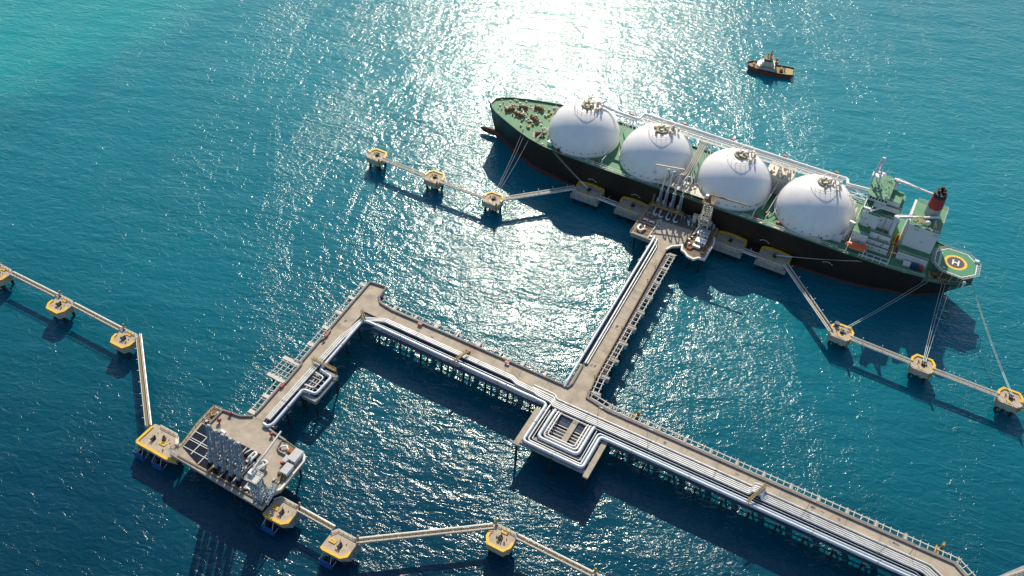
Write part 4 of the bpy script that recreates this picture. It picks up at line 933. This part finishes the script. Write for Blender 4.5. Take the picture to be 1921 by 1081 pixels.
# compressor house between third and fourth domes
MB().box(-60.4,-45.8,CY+6.,CY+20.5,DZ,32.4).build('compressor_house','cream',ship)
b = MB()
for k in range(20):
    x = random.uniform(-59.5,-47.5); y = CY+random.uniform(7,19); s = random.uniform(.6,1.8); pieces('roof_equipment','cream',ship,[(x,x+s,y,y+s,32.4,32.4+random.uniform(.5,1.6))])
for k in range(5): MB().bar((-60+k*3.2,CY-14,24.5),(-58+k*3.2,CY+6,31.),.35).build('cross_pipe','cream',ship)
# deck outfit: bow gear
def winch(x, y, z, rz=0):
    c, s = math.cos(rz), math.sin(rz); P = lambda a, b_, h: (x+a*c-b_*s, y+a*s+b_*c, z+h)
    MB().cbox(P(0,0,.02), 7.4, 4.6, .12, rz).build('winch_pad','capr',ship)
    b = MB().cyl(P(-2.2,0,1.2), P(2.2,0,1.2), .95, n=10).cbox(P(0,0,.1), 5.4, 2.4, .35, rz).cbox(P(2.8,0,.3), 1.1, 2., 1.8, rz)
    for a in (-2.2,0,2.2): b.cyl(P(a-.12,0,1.2), P(a+.12,0,1.2), 1.5, n=12)
    b.build('mooring_winch','brown',ship)
for a in ((-209,CY-3.5,24.),(-211,CY+4.5,24.05,.4),(-199.8,CY-2,23.5,-.3),(-190.5,CY-13.2,22.9,.5),(-216.6,CY-2.4,24.35,.9),(-190.5,CY+12,22.9,-.5),(-202.5,CY+9,23.7,.1),(40.5,CY-9.6,17.,.3),(43.5,CY-12,17.,.2),(40,CY+8,17.,-.3)): winch(*a)
b = MB()
for k in range(70):
    s = random.uniform(0, 1); x = -226+s*42; hw = 7.2+s*14; y = CY+random.uniform(-1, 1)*hw; z = 24.75-s*2.
    pieces('bollard','cream',ship,(),[((x,y,z-.3),(x,y,z+random.uniform(.6,1.3)),random.uniform(.25,.55),None,7)])
for k in range(16): pieces('bollard','cream',ship,(),[((38+k*1.1,CY-15.6+k*.5,17),(38+k*1.1,CY-15.6+k*.5,17.9),.35,None,6)])
b = MB()
for k in range(30):
    s = random.uniform(0,1); x = -222+s*36; y = CY+random.uniform(-1,1)*(6+s*12); z = 24.5-s*1.8; w_ = random.uniform(.5,1.5)
    pieces('deck_fitting','ochre',ship,[(x,x+w_,y,y+w_*.8,z-.3,z+random.uniform(.5,1.3))])
fm = MB().lattice((-186.8,CY,22.8),(-186.8,CY,36.),2.,1.,5,.2).bar((-186.8,CY-3,34.),(-186.8,CY+3,34.),.25).bar((-186.8,CY,36),(-186.8,CY,39.5),.2)
fm.build('foremast','cream',ship)
MB().rail([(-189.2,CY-19,23),(-188.2,CY-8,23.),(-187.6,CY,23.),(-188.2,CY+14,23.)],1.6,.22,3.).build('breakwater_railing','cream',ship)
for p,q,w_ in (((-221.,CY-.4,24.7),(-205,CY-1.2,24.4),.5),((-220.,CY+3,24.8),(-206,CY+8,24.2),.45),((-212.,CY+7,24.2),(-205,CY-6,24.2),.7)): MB().bar(p,q,w_,.3).build('chain_track','cream',ship)
MB().box(-182,-179.4,CY-19.2,CY-16.6,22.2,25.).build('deck_store','house',ship)
# side deck fittings along the near side
b = MB()
for x in (-171.,-152.,-147,-128,-63,-58,-52.,-44,-35.,-20.,-14,-9):
    y = CY-22.3; pieces('side_deck_fitting','cream',ship,[(x,x+random.uniform(1.,3.),y-.4,y+.8,22,22+random.uniform(.5,1.2))])
for x in (-146.3,-56.4,-49.6): MB().bar((x,CY-21.,22),(x,CY-20.6,26.4),.45).bar((x,CY-20.6,26.4),(x+.8,CY-17.4,27.6),.35).build('deck_crane_post','house',ship)
MB().box(-39.5,-19,CY-22.9,CY-21.4,22.,22.9).build('gangway_ladder','cream',ship); MB().box(-24.5,-19,CY-22,CY-20.4,22,24.1).build('side_deck_fitting','cream',ship)
for i,(x,y) in enumerate(((-173.8,CY-20.4),(-150.3,CY-19.2),(-55.,CY-19.),(-50.6,CY-14.),(-43.,CY-18.6),(-19.5,CY-19.6),(-108.4,CY-12.))):
    MB().box(x-.8,x+.8,y-.7,y+.7,22.,24.).build('fire_locker','red',ship)
for x in (-149.6,-122.1,-46.1,-11.5):
    mk = MB()
    for k in range(5):
        a = -1+k*.5; s = (x+a*2.2); yy = CY-24.22+(0 if x < -20 else .25)
        mk.bar((s-.45,yy,12.6+.9*(1-a*a)),(s+.45,yy,12.6+.9*(1-a*a)),.12,.28)
    mk.build('tug_mark','rail',ship)
# accommodation block, tier by tier
HX0, HX1 = -5., 13.8
def tier(x0,x1,y0,y1,z0,z1,nm='accommodation_tier',win=0,roof='deck',wx=None):
    t = MB().box(x0,x1,y0,y1,z0,z1).build(nm,'house',ship)
    MB().box(x0-.15,x1+.15,y0-.15,y1+.15,z1+.003,z1+.16).build('roof_deck',roof,t)
    if win:
        b = MB()
        for r in range(win):
            zz = z0+1.5+r*3.; k = int((x1-x0)/1.9)
            for i in range(k): 
                if random.random() < .2: MB().box(x0+.7+i*1.9,x0+1.3+i*1.9,y0-.03,y0+.1,zz,zz+.65).build('window','glass',t)
    b = MB().rail([(x0,y0+.1,z1+.16),(x1,y0+.1,z1+.16)],1.05,.09,2.2)
    b.build('railing','rail',t)
    return t
tier(HX0+4.5,HX1+.4,CY-13.6,CY+13.6,22.,25.6,win=1)
tier(HX0+5,HX1,CY-12.8,CY+12.8,25.764,28.4,win=1)
tier(HX0-.8,2.4,CY-16.2,CY+16.2,22.,32.3,win=3)
tier(2.404,HX1-.6,CY-11.4,CY+11.4,28.564,32.2,win=1)
tier(HX0,4.2,CY-9.4,CY+9.4,32.464,40.9,win=3)
tier(4.204,HX1-1.2,CY-6.8,CY+6.8,32.364,40.,win=3)
tier(HX0+.6,HX1-1.6,CY-2.6,CY+10.6,41.064,44.,win=1,roof='deck2')
tier(HX0+.9,HX1-3.,CY-1.2,CY+9.,44.164,46.7,win=1,roof='deck2')
br = MB().box(HX0-.2,4.6,CY-6.6,CY+12.6,46.87,50.6).build('bridge','house',ship)
MB().prism([(HX0-.8,CY-6.8),(-2.6,CY-8.4),(2.6,CY-8.),(5.,CY-6.),(5.,CY+12.4),(-2,CY+13.4),(HX0-.8,CY+11)],50.604,50.95).build('bridge_roof','deck2',br)
b = MB()
for i in range(6):
    b.box(HX0-.25,HX0-.1,CY-6+i*3.,CY-3.6+i*3.,48.4,49.6); b.box(HX0+.6+i*1.55,HX0+1.7+i*1.55,CY-6.64,CY-6.5,48.4,49.6)
b.build('bridge_window','glass',br)
for s in (-1, 1):
    wg = MB()
    y0, y1 = (CY-15.6, CY-6.604) if s < 0 else (CY+12.604, CY+19)
    wg.box(HX0-.2,-1.,y0,y1,46.6,46.86).box(HX0-.2,HX0+.15,y0,y1,46.864,48.1).box(-1.2,-1.,y0+2,y1,46.864,47.9)
    e = y0 if s < 0 else y1-1.3
    wg.box(HX0-.2,-1.6,e,e+1.3,46.864,48.3)
    if s > 0: wg.build('bridge_wing','house',br); continue
    wg.bar((-1.2,CY-14.6,46.5),(4.6,CY-7.,46.7),.5,.9).bar((-2.8,CY-14.2,46.5),(-3.2,CY-9.4,33.),.7,.5)
    wg.build('bridge_wing','house',br)
MB().box(HX0+.2,-1.3,CY-14.4,CY-6.7,46.87,46.95).build('wing_deck','deck',br)
b = MB()
for k in range(26):
    x = random.uniform(-4.6,4.); y = CY+random.uniform(-6.5,10.5); pieces('roof_aerial','rail',br,(),[((x,y,50.95),(x,y,50.95+random.uniform(.5,2.4)),random.uniform(.08,.3),None,6)])
ms = MB().bar((-7.,CY+3.2,50.9),(-5.2,CY+4.4,66.),.85).bar((-2.6,CY+3.2,50.9),(-4.4,CY+4.4,66.),.85).bar((-5.6,CY+4.4,66.2),(-4.,CY+4.4,66.2),.8).bar((-6.,CY+4.,60.),(-3.6,CY+4.,60.),.35).bar((-4.8,CY+8,51),(-4.8,CY+4.4,64.5),.4)
ms.box(-7.2,-2.4,CY+2.4,CY+6.,55.6,55.8).box(-5.8,-3.8,CY+2.,CY+2.5,58.,58.5).bar((-2.4,CY+6,52),(-.4,CY+7,60.),.18).bar((-.4,CY+9,51),(1.,CY+9.6,58),.15).build('radar_mast','house',ship)
b = MB()
for k in range(46):
    x = random.choice((-4.,1.,7.5,11.))+random.uniform(-.8,.8); zz, y = random.choice(((28.56,CY-12.2),(32.4,CY-10.6),(40.1,CY-6.2),(25.7,CY-13.2)))
    pieces('deck_equipment','ochre',ship,[(x,x+random.uniform(.4,1.3),y+random.uniform(.1,1.2),y+1.6,zz,zz+random.uniform(.5,1.4))])
b = MB()
for x in (2.6,6.2,9.8):
    MB().bar((x,CY-13.4,26),(x+.2,CY-9.,33.),.3).build('stair','dsteel',ship); MB().bar((x+1.2,CY-9.2,32.6),(x+1.2,CY-6.4,40.3),.28).build('stair','dsteel',ship)
# lifeboat deck frames
b = MB()
for i in range(5): b.bar((1.5+i*3.6,CY-22.9,22.),(1.5+i*3.6,CY-22.9,24.6),.35).bar((1.5+i*3.6,CY-22.9,24.6),(1.5+i*3.6,CY-19.8,24.6),.3)
b.bar((1.5,CY-22.9,24.6),(15.9,CY-22.9,24.6),.35).bar((1.5,CY-19.8,24.6),(15.9,CY-19.8,24.6),.3)
for x in (-5.4,3.2): b.bar((x,CY-22.6,22),(x,CY-22.2,27.),.45).bar((x,CY-22.2,27),(x,CY-17.,28.2),.45).bar((x,CY-17.4,22),(x,CY-17.4,28.),.35)
b.build('boat_davit','house',ship)
lbt = thing('lifeboat','orange enclosed lifeboat hanging at the side of the big ship','lifeboat',(-1.2,CY-20.4,24.))
bo = MB(); prof = [(-5.6,.2,.2),(-4.8,1.3,1.2),(-3.2,1.8,1.6),(0,2.,1.75),(3.4,1.85,1.65),(4.8,1.3,1.2),(5.5,.25,.25)]; n = 12; vs = []
for x, ry, rz in prof: vs += [(-1.2+x, CY-20.4+ry*math.cos(2*PI*j/n), 26.6+rz*math.sin(2*PI*j/n)) for j in range(n)]
bo.add(vs,[(i*n+j,(i+1)*n+j,(i+1)*n+(j+1)%n,i*n+(j+1)%n) for i in range(len(prof)-1) for j in range(n)]); bo.build('boat_hull','orange',lbt,True)
MB().box(1.4,3.6,CY-21.2,CY-19.6,27.8,28.9).build('cockpit','orange',lbt)
MB().tube([(-6.9,CY-20.4,26.3)]+[(-1.2+x,CY-20.4-ry-.03,26.3) for x,ry,_ in prof]+[(4.4,CY-20.4,26.3)],.12,6).build('fender_rope','rope',lbt)
MB().cyl((-8.9,CY-12.6,22.),(-7.6,CY-9.8,32.4),1.,n=12).cyl((-7.6,CY-9.9,32.2),(-7.5,CY-9.6,33.),1.7,n=14).build('vent_post','house',ship)
MB().box(-14.6,-9.4,CY-16.,CY-12,22,25.2).build('deck_house','house',ship)
b = MB()
for k in range(7): b.bar((-7.2+.12*k,CY-14+4.*k*.9,23.+.9*k),(-6.6+.12*k,CY-10.+4*k*.9,24.+.9*k),.4)
b.tube([(-12.,CY+6,26),(-10.5,CY+14,27)],1.6,10).tube([(-8.6,CY+2,25),(-8.4,CY+12,26)],.8,8)
b.build('fore_pipework','cream',ship)
# engine casing and funnel
tier(18.7,33.8,CY-13.2,CY+13.2,22.,27.,'casing_tier',win=0)
ec = MB().box(18.9,33.7,CY-7.2,CY+15.2,27.164,41.).build('engine_casing','house',ship)
MB().prism([(18.3,CY-7.5),(34.,CY-7.5),(34.,CY+15.6),(18.3,CY+15.6)],41.003,41.2).build('casing_roof','deck2',ec)
for x in (21.6,31.): MB().box(x,x+2.4,CY-7.27,CY-7.1,38.3,40.).build('vent_grille','line',ec)
MB().box(26.,28.,CY-7.25,CY-7.1,32.,33.2).build('vent_grille','line',ec)
MB().rail([(18.6,CY-7.3,41.2),(33.8,CY-7.3,41.2),(33.8,CY+15.3,41.2),(18.6,CY+15.3,41.2)],1.1,.12,2.2).build('railing','rail',ec)
MB().prism([(17.3,CY-3),(18.896,CY-5.),(18.896,CY+15.),(17.3,CY+15.)],22.,41.).build('casing_fin','house',ec)
def ell(x,y,a,b_,n=20): return [(x+a*math.cos(2*PI*i/n), y+b_*math.sin(2*PI*i/n)) for i in range(n)]
fn = MB().prism(ell(27.,CY+7.2,3.9,4.6),41.2,46.4,ell(27.,CY+7.2,3.7,4.4)).build('funnel','steel',ship,True)
MB().prism(ell(27.,CY+7.2,3.72,4.42),46.404,52.8,ell(27.,CY+7.4,3.3,4.)).build('funnel_band','red',fn,True)
MB().prism(ell(27.,CY+7.4,3.32,4.02),52.804,54.9,ell(27.,CY+7.5,3.1,3.7)).build('funnel_top','black',fn,True)
b = MB()
for dx,dy,r,h in ((-1.2,-1.,.7,1.6),(1.1,-.8,.7,1.4),(0.,1.4,.9,2.8),(1.6,1.2,.5,1.8),(-1.5,1.,.5,1.5)): b.cyl((27+dx,CY+7.5+dy,54.8),(27+dx,CY+7.5+dy,54.9+h),r,n=10)
b.build('exhaust_pipe','black',fn,True)
MB().ball((26.6,CY-4.3,43.),1.35,14).cyl((26.6,CY-4.3,41.2),(26.6,CY-4.3,42.),.5,n=8).build('radome','house',ship,True)
b = MB().bar((30.2,CY-4.,41.2),(29.6,CY-2.6,45.),.25).bar((31.2,CY-4.,41.2),(29.6,CY-2.6,45.),.25)
b.build('roof_frame','rail',ship)
for k in range(14): pieces('roof_fitting','ochre',ship,[(19.6+k*.95,20.1+k*.95,CY-5.5+random.uniform(0,3),CY-2+random.uniform(0,3),41.2,41.2+random.uniform(.2,.5))])
def crane(x,y,z0,z1,tip,r=1.1):
    c = MB().cyl((x,y,z0),(x,y,z1),r,r*.85,12).cyl((x,y,z1),(x,y,z1+1.6),r*1.25,n=12).build('provision_crane','house',ship,True)
    A = Vector((x,y,z1+1.2)); T = Vector(tip); d = (T-A); d.normalize()
    MB().bar(A-d*1.6,A.lerp(T,.35),1.15,1.2).bar(A.lerp(T,.35),T,.75,.8).bar(A+Vector((0,0,1.6)),A.lerp(T,.6)+Vector((0,0,.5)),.2).bar(T,T-Vector((0,0,2.4)),.15).build('jib','white',c)
    MB().box(x+.6,x+2.,y-1.9,y-.6,z1-.8,z1+1.).build('cab','house',c)
crane(11.9,CY-9.,28.6,43.,(31.4,CY+2.6,43.8))
crane(5.4,CY+11.6,44.,50.,(25.,CY+11.6,49.6),1.)
b = MB()
for i,(x,m_) in enumerate(((27.2,'cblue'),(29.2,'cblue'),(31.4,'red'))): MB().box(x,x+1.7,CY-17.2,CY-14.8,22.,24.4).build('deck_container',m_,ship)
MB().box(23.,26.6,CY-16.6,CY-14.4,22.,24.).build('deck_store','house',ship)
MB().rail([(15.5,CY-14.,25.),(33.4,CY-14.2,25.)],.9,.25,3.).bar((16.4,CY-20,22.),(15.6,CY-13.6,30.),.3).build('railing','rail',ship)
MB().prism([(14.6,CY-13.2),(18.4,CY-13.2),(18.4,CY+6),(14.6,CY+6)],22.004,22.3).build('deck_pit','brown',ship)
MB().bar((14.9,CY-16,24.),(15.6,CY+2,26.),.25).bar((16.9,CY-12,22.4),(17.2,CY+4,27.),.2).box(14.6,18.4,CY-3.,CY-2.6,22.3,23.4).cyl((16.4,CY+3.,22.3),(16.4,CY+3.,25.),.9,n=10).build('pit_gear','yellow',ship)
# helideck
HZ = 23.; HC = (47.1,415.9)
HO = [(41.7,425.3),(36.9,419.9),(37.2,411.3),(41.7,406.6),(51.7,405.9),(57.5,411.6),(57.2,419.8),(51.6,425.4)]
he = MB().prism(HO,HZ-.5,HZ).build('helideck','helig',ship)
MB().wall(HO+[HO[0]],.42,HZ+.004,HZ+.06,side=-.0).build('edge_line','white',he)
def ring(r0,r1,z,n=48):
    b = MB(); vs = [(HC[0]+r*math.cos(2*PI*i/n),HC[1]+r*math.sin(2*PI*i/n),z) for r in (r0,r1) for i in range(n)]
    return b.add(vs,[(i,n+i,n+(i+1)%n,(i+1)%n) for i in range(n)])
ring(.02,4.3,HZ+.012).build('landing_circle','helid',he)
ring(4.3,5.75,HZ+.016).build('landing_ring','yellow',he)
ca = math.radians(2)
def rr(x0,x1,y0,y1,z):
    P = [(HC[0]+x*math.cos(ca)-y*math.sin(ca),HC[1]+x*math.sin(ca)+y*math.cos(ca)) for x,y in ((x0,y0),(x1,y0),(x1,y1),(x0,y1))]; return P
hm = MB()
for x0,x1,y0,y1,z1 in ((-1.75,-.95,-2.1,2.1,.04),(.95,1.75,-2.1,2.1,.04),(-.95,.95,-.42,.42,.039)): hm.prism(rr(x0,x1,y0,y1,0),HZ+.013,HZ+z1)
hm.build('letter_h','white',he)
def text(s, loc, rz, size, parent, name='lettering', m='white'):
    cu = bpy.data.curves.new(name,'FONT'); cu.body = s; cu.size = size; cu.align_x = 'CENTER'; cu.align_y = 'CENTER'; cu.extrude = .01; cu.offset = .03
    t = bpy.data.objects.new(name,cu); C.objects.link(t); dg = bpy.context.evaluated_depsgraph_get(); me = bpy.data.meshes.new_from_object(t.evaluated_get(dg))
    bpy.data.objects.remove(t); bpy.data.curves.remove(cu)
    R_ = Matrix.Rotation(rz,4,'Z'); o0 = ORG[parent.name]
    me.transform(Matrix.Translation(Vector(loc)-o0)@R_); me.materials.clear(); me.materials.append(M[m])
    o = bpy.data.objects.new(name,me); C.objects.link(o); o.parent = parent; ORG[o.name] = o0
text('HIOIHUBIAKIB',(39.5,414.9,HZ+.02),math.radians(92),1.75,he)
text('20',(42.4,408.9,HZ+.02),math.radians(92),1.5,he)
b = MB(); k = len(HO); cx = sum(p[0] for p in HO)/k; cy = sum(p[1] for p in HO)/k
OUT = [((x-cx)*1.17+cx,(y-cy)*1.17+cy) for x,y in HO]
for i in range(k):
    a, c = HO[i], HO[(i+1)%k]; a2, c2 = OUT[i], OUT[(i+1)%k]
    b.bar((*a2,HZ+.3),(*c2,HZ+.3),.22); m_ = 6
    for q in range(m_+1):
        t = q/m_; b.bar((a[0]+(c[0]-a[0])*t,a[1]+(c[1]-a[1])*t,HZ-.1),(a2[0]+(c2[0]-a2[0])*t,a2[1]+(c2[1]-a2[1])*t,HZ+.3),.16)
    b.bar(((a[0]+a2[0])/2,(a[1]+a2[1])/2,HZ+.1),((c[0]+c2[0])/2,(c[1]+c2[1])/2,HZ+.1),.14)
b.build('safety_net_frame','steel',he)
b = MB()
for x,y in HO[:6]: b.bar((cx+(x-cx)*.8,cy+(y-cy)*.8,17.),(cx+(x-cx)*.8,cy+(y-cy)*.8,HZ-.5),.5)
for i in range(3): b.bar((42.+i*5,CY-13.,17.),(42.6+i*5,CY-10.6,HZ-.3),.3)
b.build('helideck_leg','steel',he)
MB().box(55.6,57.6,421.,422.6,HZ+.1,HZ+1.1).build('fire_box','white',he)
MB().cyl((53.8,404.8,17.),(53.8,404.8,20.6),.5,n=8).ball((53.8,404.8,21.),1.,10).build('stern_light','house',ship,True)

# ------------------------------------------------------------------ mooring ropes
def rope(label, a, b, sag=1.2, r=.09, tail=True):
    A = Vector(a); B = Vector(b); o = thing('mooring_rope', label, 'rope', a, 'mooring ropes of the big ship')
    pts = [A.lerp(B,t/10)-Vector((0,0,sag*4*(t/10)*(1-t/10))) for t in range(11)]
    k = 8 if tail else 10
    MB().tube(pts[:k+1],r,6).build('line','rope',o,True)
    if tail: MB().tube(pts[k:],r*1.7,6).build('tail','ropew',o,True)
hc = (-193.1,354.6,9.6)
rope('leftmost of the three bow ropes',(-199.4,CY-18.9,23.6),(hc[0]-.7,hc[1],hc[2]),1.5,tail=False)
rope('middle of the three bow ropes',(-197.4,CY-19.6,23.5),hc,1.5,tail=False)
rope('rightmost of the three bow ropes, a little apart',(-193.4,CY-20.9,23.3),(hc[0]+.7,hc[1],hc[2]),1.5,tail=False)
rope('upper rope from the forward hull side to the bow side breasting dolphin',(-174.6,CY-23.6,22.6),(-149.9,389.4,9.6),.6)
rope('lower rope from the forward hull side to the bow side breasting dolphin',(-176.2,CY-23.5,22.6),(-150.5,389.2,9.6),.6)
rope('upper rope along the aft hull side to the stern side breasting dolphin',(4.4,CY-24.,21.6),(-37.6,389.6,9.6),.6)
rope('lower rope along the aft hull side to the stern side breasting dolphin',(2.6,CY-24.1,21.4),(-37.8,389.1,9.6),.8)
hc = (7.9,352.9,9.6)
rope('upper of the two ropes to the dolphin with the blue drum',(35.9,CY-17.8,17.8),(hc[0]-.2,hc[1]+.4,hc[2]),1.)
rope('lower of the two ropes to the dolphin with the blue drum',(37.8,CY-17.1,17.8),(hc[0]+.4,hc[1]-.2,hc[2]),1.)
hc = (47.8,352.,9.6)
for lab,x,yy,d in (('left stern rope of three running straight to the dolphin',44.4,CY-15.2,-.6),('middle stern rope of three running straight to the dolphin',45.9,CY-14.6,0),('right stern rope of three running straight to the dolphin',48.6,CY-13.4,.6)):
    rope(lab,(x,yy,17.8),(hc[0]+d,hc[1],hc[2]),1.2)
hc = (88.3,351.6,9.6)
rope('left rope of the pair from the stern to the right edge dolphin',(57.5,CY-6.4,17.8),(hc[0]-.4,hc[1],hc[2]),1.5)
rope('right rope of the pair from the stern to the right edge dolphin',(57.5,CY-5.2,17.8),(hc[0]+.4,hc[1],hc[2]),1.5)

# ------------------------------------------------------------------ the tug
tg = thing('tugboat','small brown red tugboat with pale wheelhouse under way beyond the big ship','tugboat',(0,0,0))
TS = [(-16.4,.3,3.6),(-15.4,2.4,3.5),(-13.,4.2,3.3),(-9,5.2,3.),(-3,5.5,2.6),(6,5.5,2.4),(12,5.3,2.4),(16,4.7,2.5)]
def thull(f0,f1,k0,k1):
    b = MB()
    for sgn in (-1,1):
        vs = []
        for x,w,z in TS: vs += [(x*k0,sgn*w*k0,f0(z)),(x*k1,sgn*w*k1,f1(z))]
        b.add(vs,[((2*i,2*i+2,2*i+3,2*i+1) if sgn < 0 else (2*i+1,2*i+3,2*i+2,2*i)) for i in range(len(TS)-1)])
    x,w,z = TS[-1]; b.add([(x*k0,-w*k0,f0(z)),(x*k0,w*k0,f0(z)),(x*k1,w*k1,f1(z)),(x*k1,-w*k1,f1(z))],[(0,1,2,3)])
    return b
thull(lambda z:-1.5,lambda z:z+.9,.9,1.).build('hull','tugh',tg)
MB().tube([(x,-w-.15,z+.6) for x,w,z in TS[::-1]]+[(x,w+.15,z+.6) for x,w,z in TS],.42,6).build('rubbing_fender','black',tg,True)
b = MB(); n = len(TS); b.add([(x,-w+.1,z) for x,w,z in TS]+[(x,w-.1,z) for x,w,z in TS],[(i,i+1,n+i+1,n+i) for i in range(n-1)]); b.build('deck','tugd',tg)
MB().box(10.6,15.6,-4.2,4.2,2.5,2.62).build('aft_deck','tuga',tg)
dh = MB().prism([(-9.5,-2.4),(-8,-4.),(3.6,-4.2),(3.6,4.2),(-8,4.),(-9.5,2.4)],2.6,4.9).build('deck_house','cream',tg)
MB().prism([(-9.7,-2.5),(-8.1,-4.2),(3.8,-4.4),(3.8,4.4),(-8.1,4.2),(-9.7,2.5)],5.404,5.6).build('boat_deck','steel',dh)
d2 = MB().prism([(-6.5,-2.2),(-5.5,-3.),(1.4,-3.),(1.4,3.),(-5.5,3.),(-6.5,2.2)],5.6,8.2).build('upper_house','cream',tg)
wh = MB().prism([(-5.6,-1.6),(-4.4,-2.6),(-.6,-2.6),(.2,-1.6),(.2,1.6),(-.6,2.6),(-4.4,2.6),(-5.6,1.6)],8.2,10.8,[(-5.9,-1.8),(-4.6,-2.8),(-.4,-2.8),(.4,-1.8),(.4,1.8),(-.4,2.8),(-4.6,2.8),(-5.9,1.8)]).build('wheelhouse','cream',tg)
MB().prism([(-5.85,-1.72),(-4.6,-2.76),(-.5,-2.76),(.38,-1.75),(.38,1.75),(-.5,2.76),(-4.6,2.76),(-5.85,1.72)],9.2,10.2).build('wheelhouse_window','glass',wh)
MB().prism([(-6.1,-2),(-4.7,-3.),(-.3,-3.),(.6,-2),(.6,2),(-.3,3.),(-4.7,3.),(-6.1,2)],10.804,11.05).build('wheelhouse_roof','brown',wh)
MB().lattice((-1.6,0,11),(-1.6,0,16.5),1.4,.6,4,.16).bar((-1.6,-1.8,14.4),(-1.6,1.8,14.4),.25).box(-2.4,-.8,-.6,.6,12.8,13.2).cyl((-3.6,1.2,11),(-3.6,1.2,13.4),.35,n=8).build('mast','coil',tg)
for y in (-2.4,2.4): MB().prism(ell(3.,y,.8,.7,12),5.6,10.2,ell(3.3,y,.7,.6,12)).build('funnel','coil',tg,True)
b = MB().box(-7.6,-4.8,-3.6,-1.8,5.6,6.4).cyl((-11.6,-1.6,4.2),(-11.6,1.6,4.2),.9,n=10).box(-12.6,-10.8,-2.2,2.2,3.1,3.6).cyl((7.4,-1.8,3.6),(7.4,1.8,3.6),1.,n=10).box(6,9,-2.4,2.4,2.5,2.9)
b.cyl((9.8,0,2.5),(9.8,0,4.6),.35,n=8).build('towing_winch','brown',tg)
MB().rail([(-15.2,-2.2,4.4),(-9,-5.,3.9),(3,-5.3,3.4)],.9,.12,2.).rail([(-8,-4.1,5.6),(3.6,-4.3,5.6)],1.,.1,2.).build('railing','rail',tg)
tg.location = (-99.2,583.6,0); tg.rotation_euler = (0,0,math.radians(14))
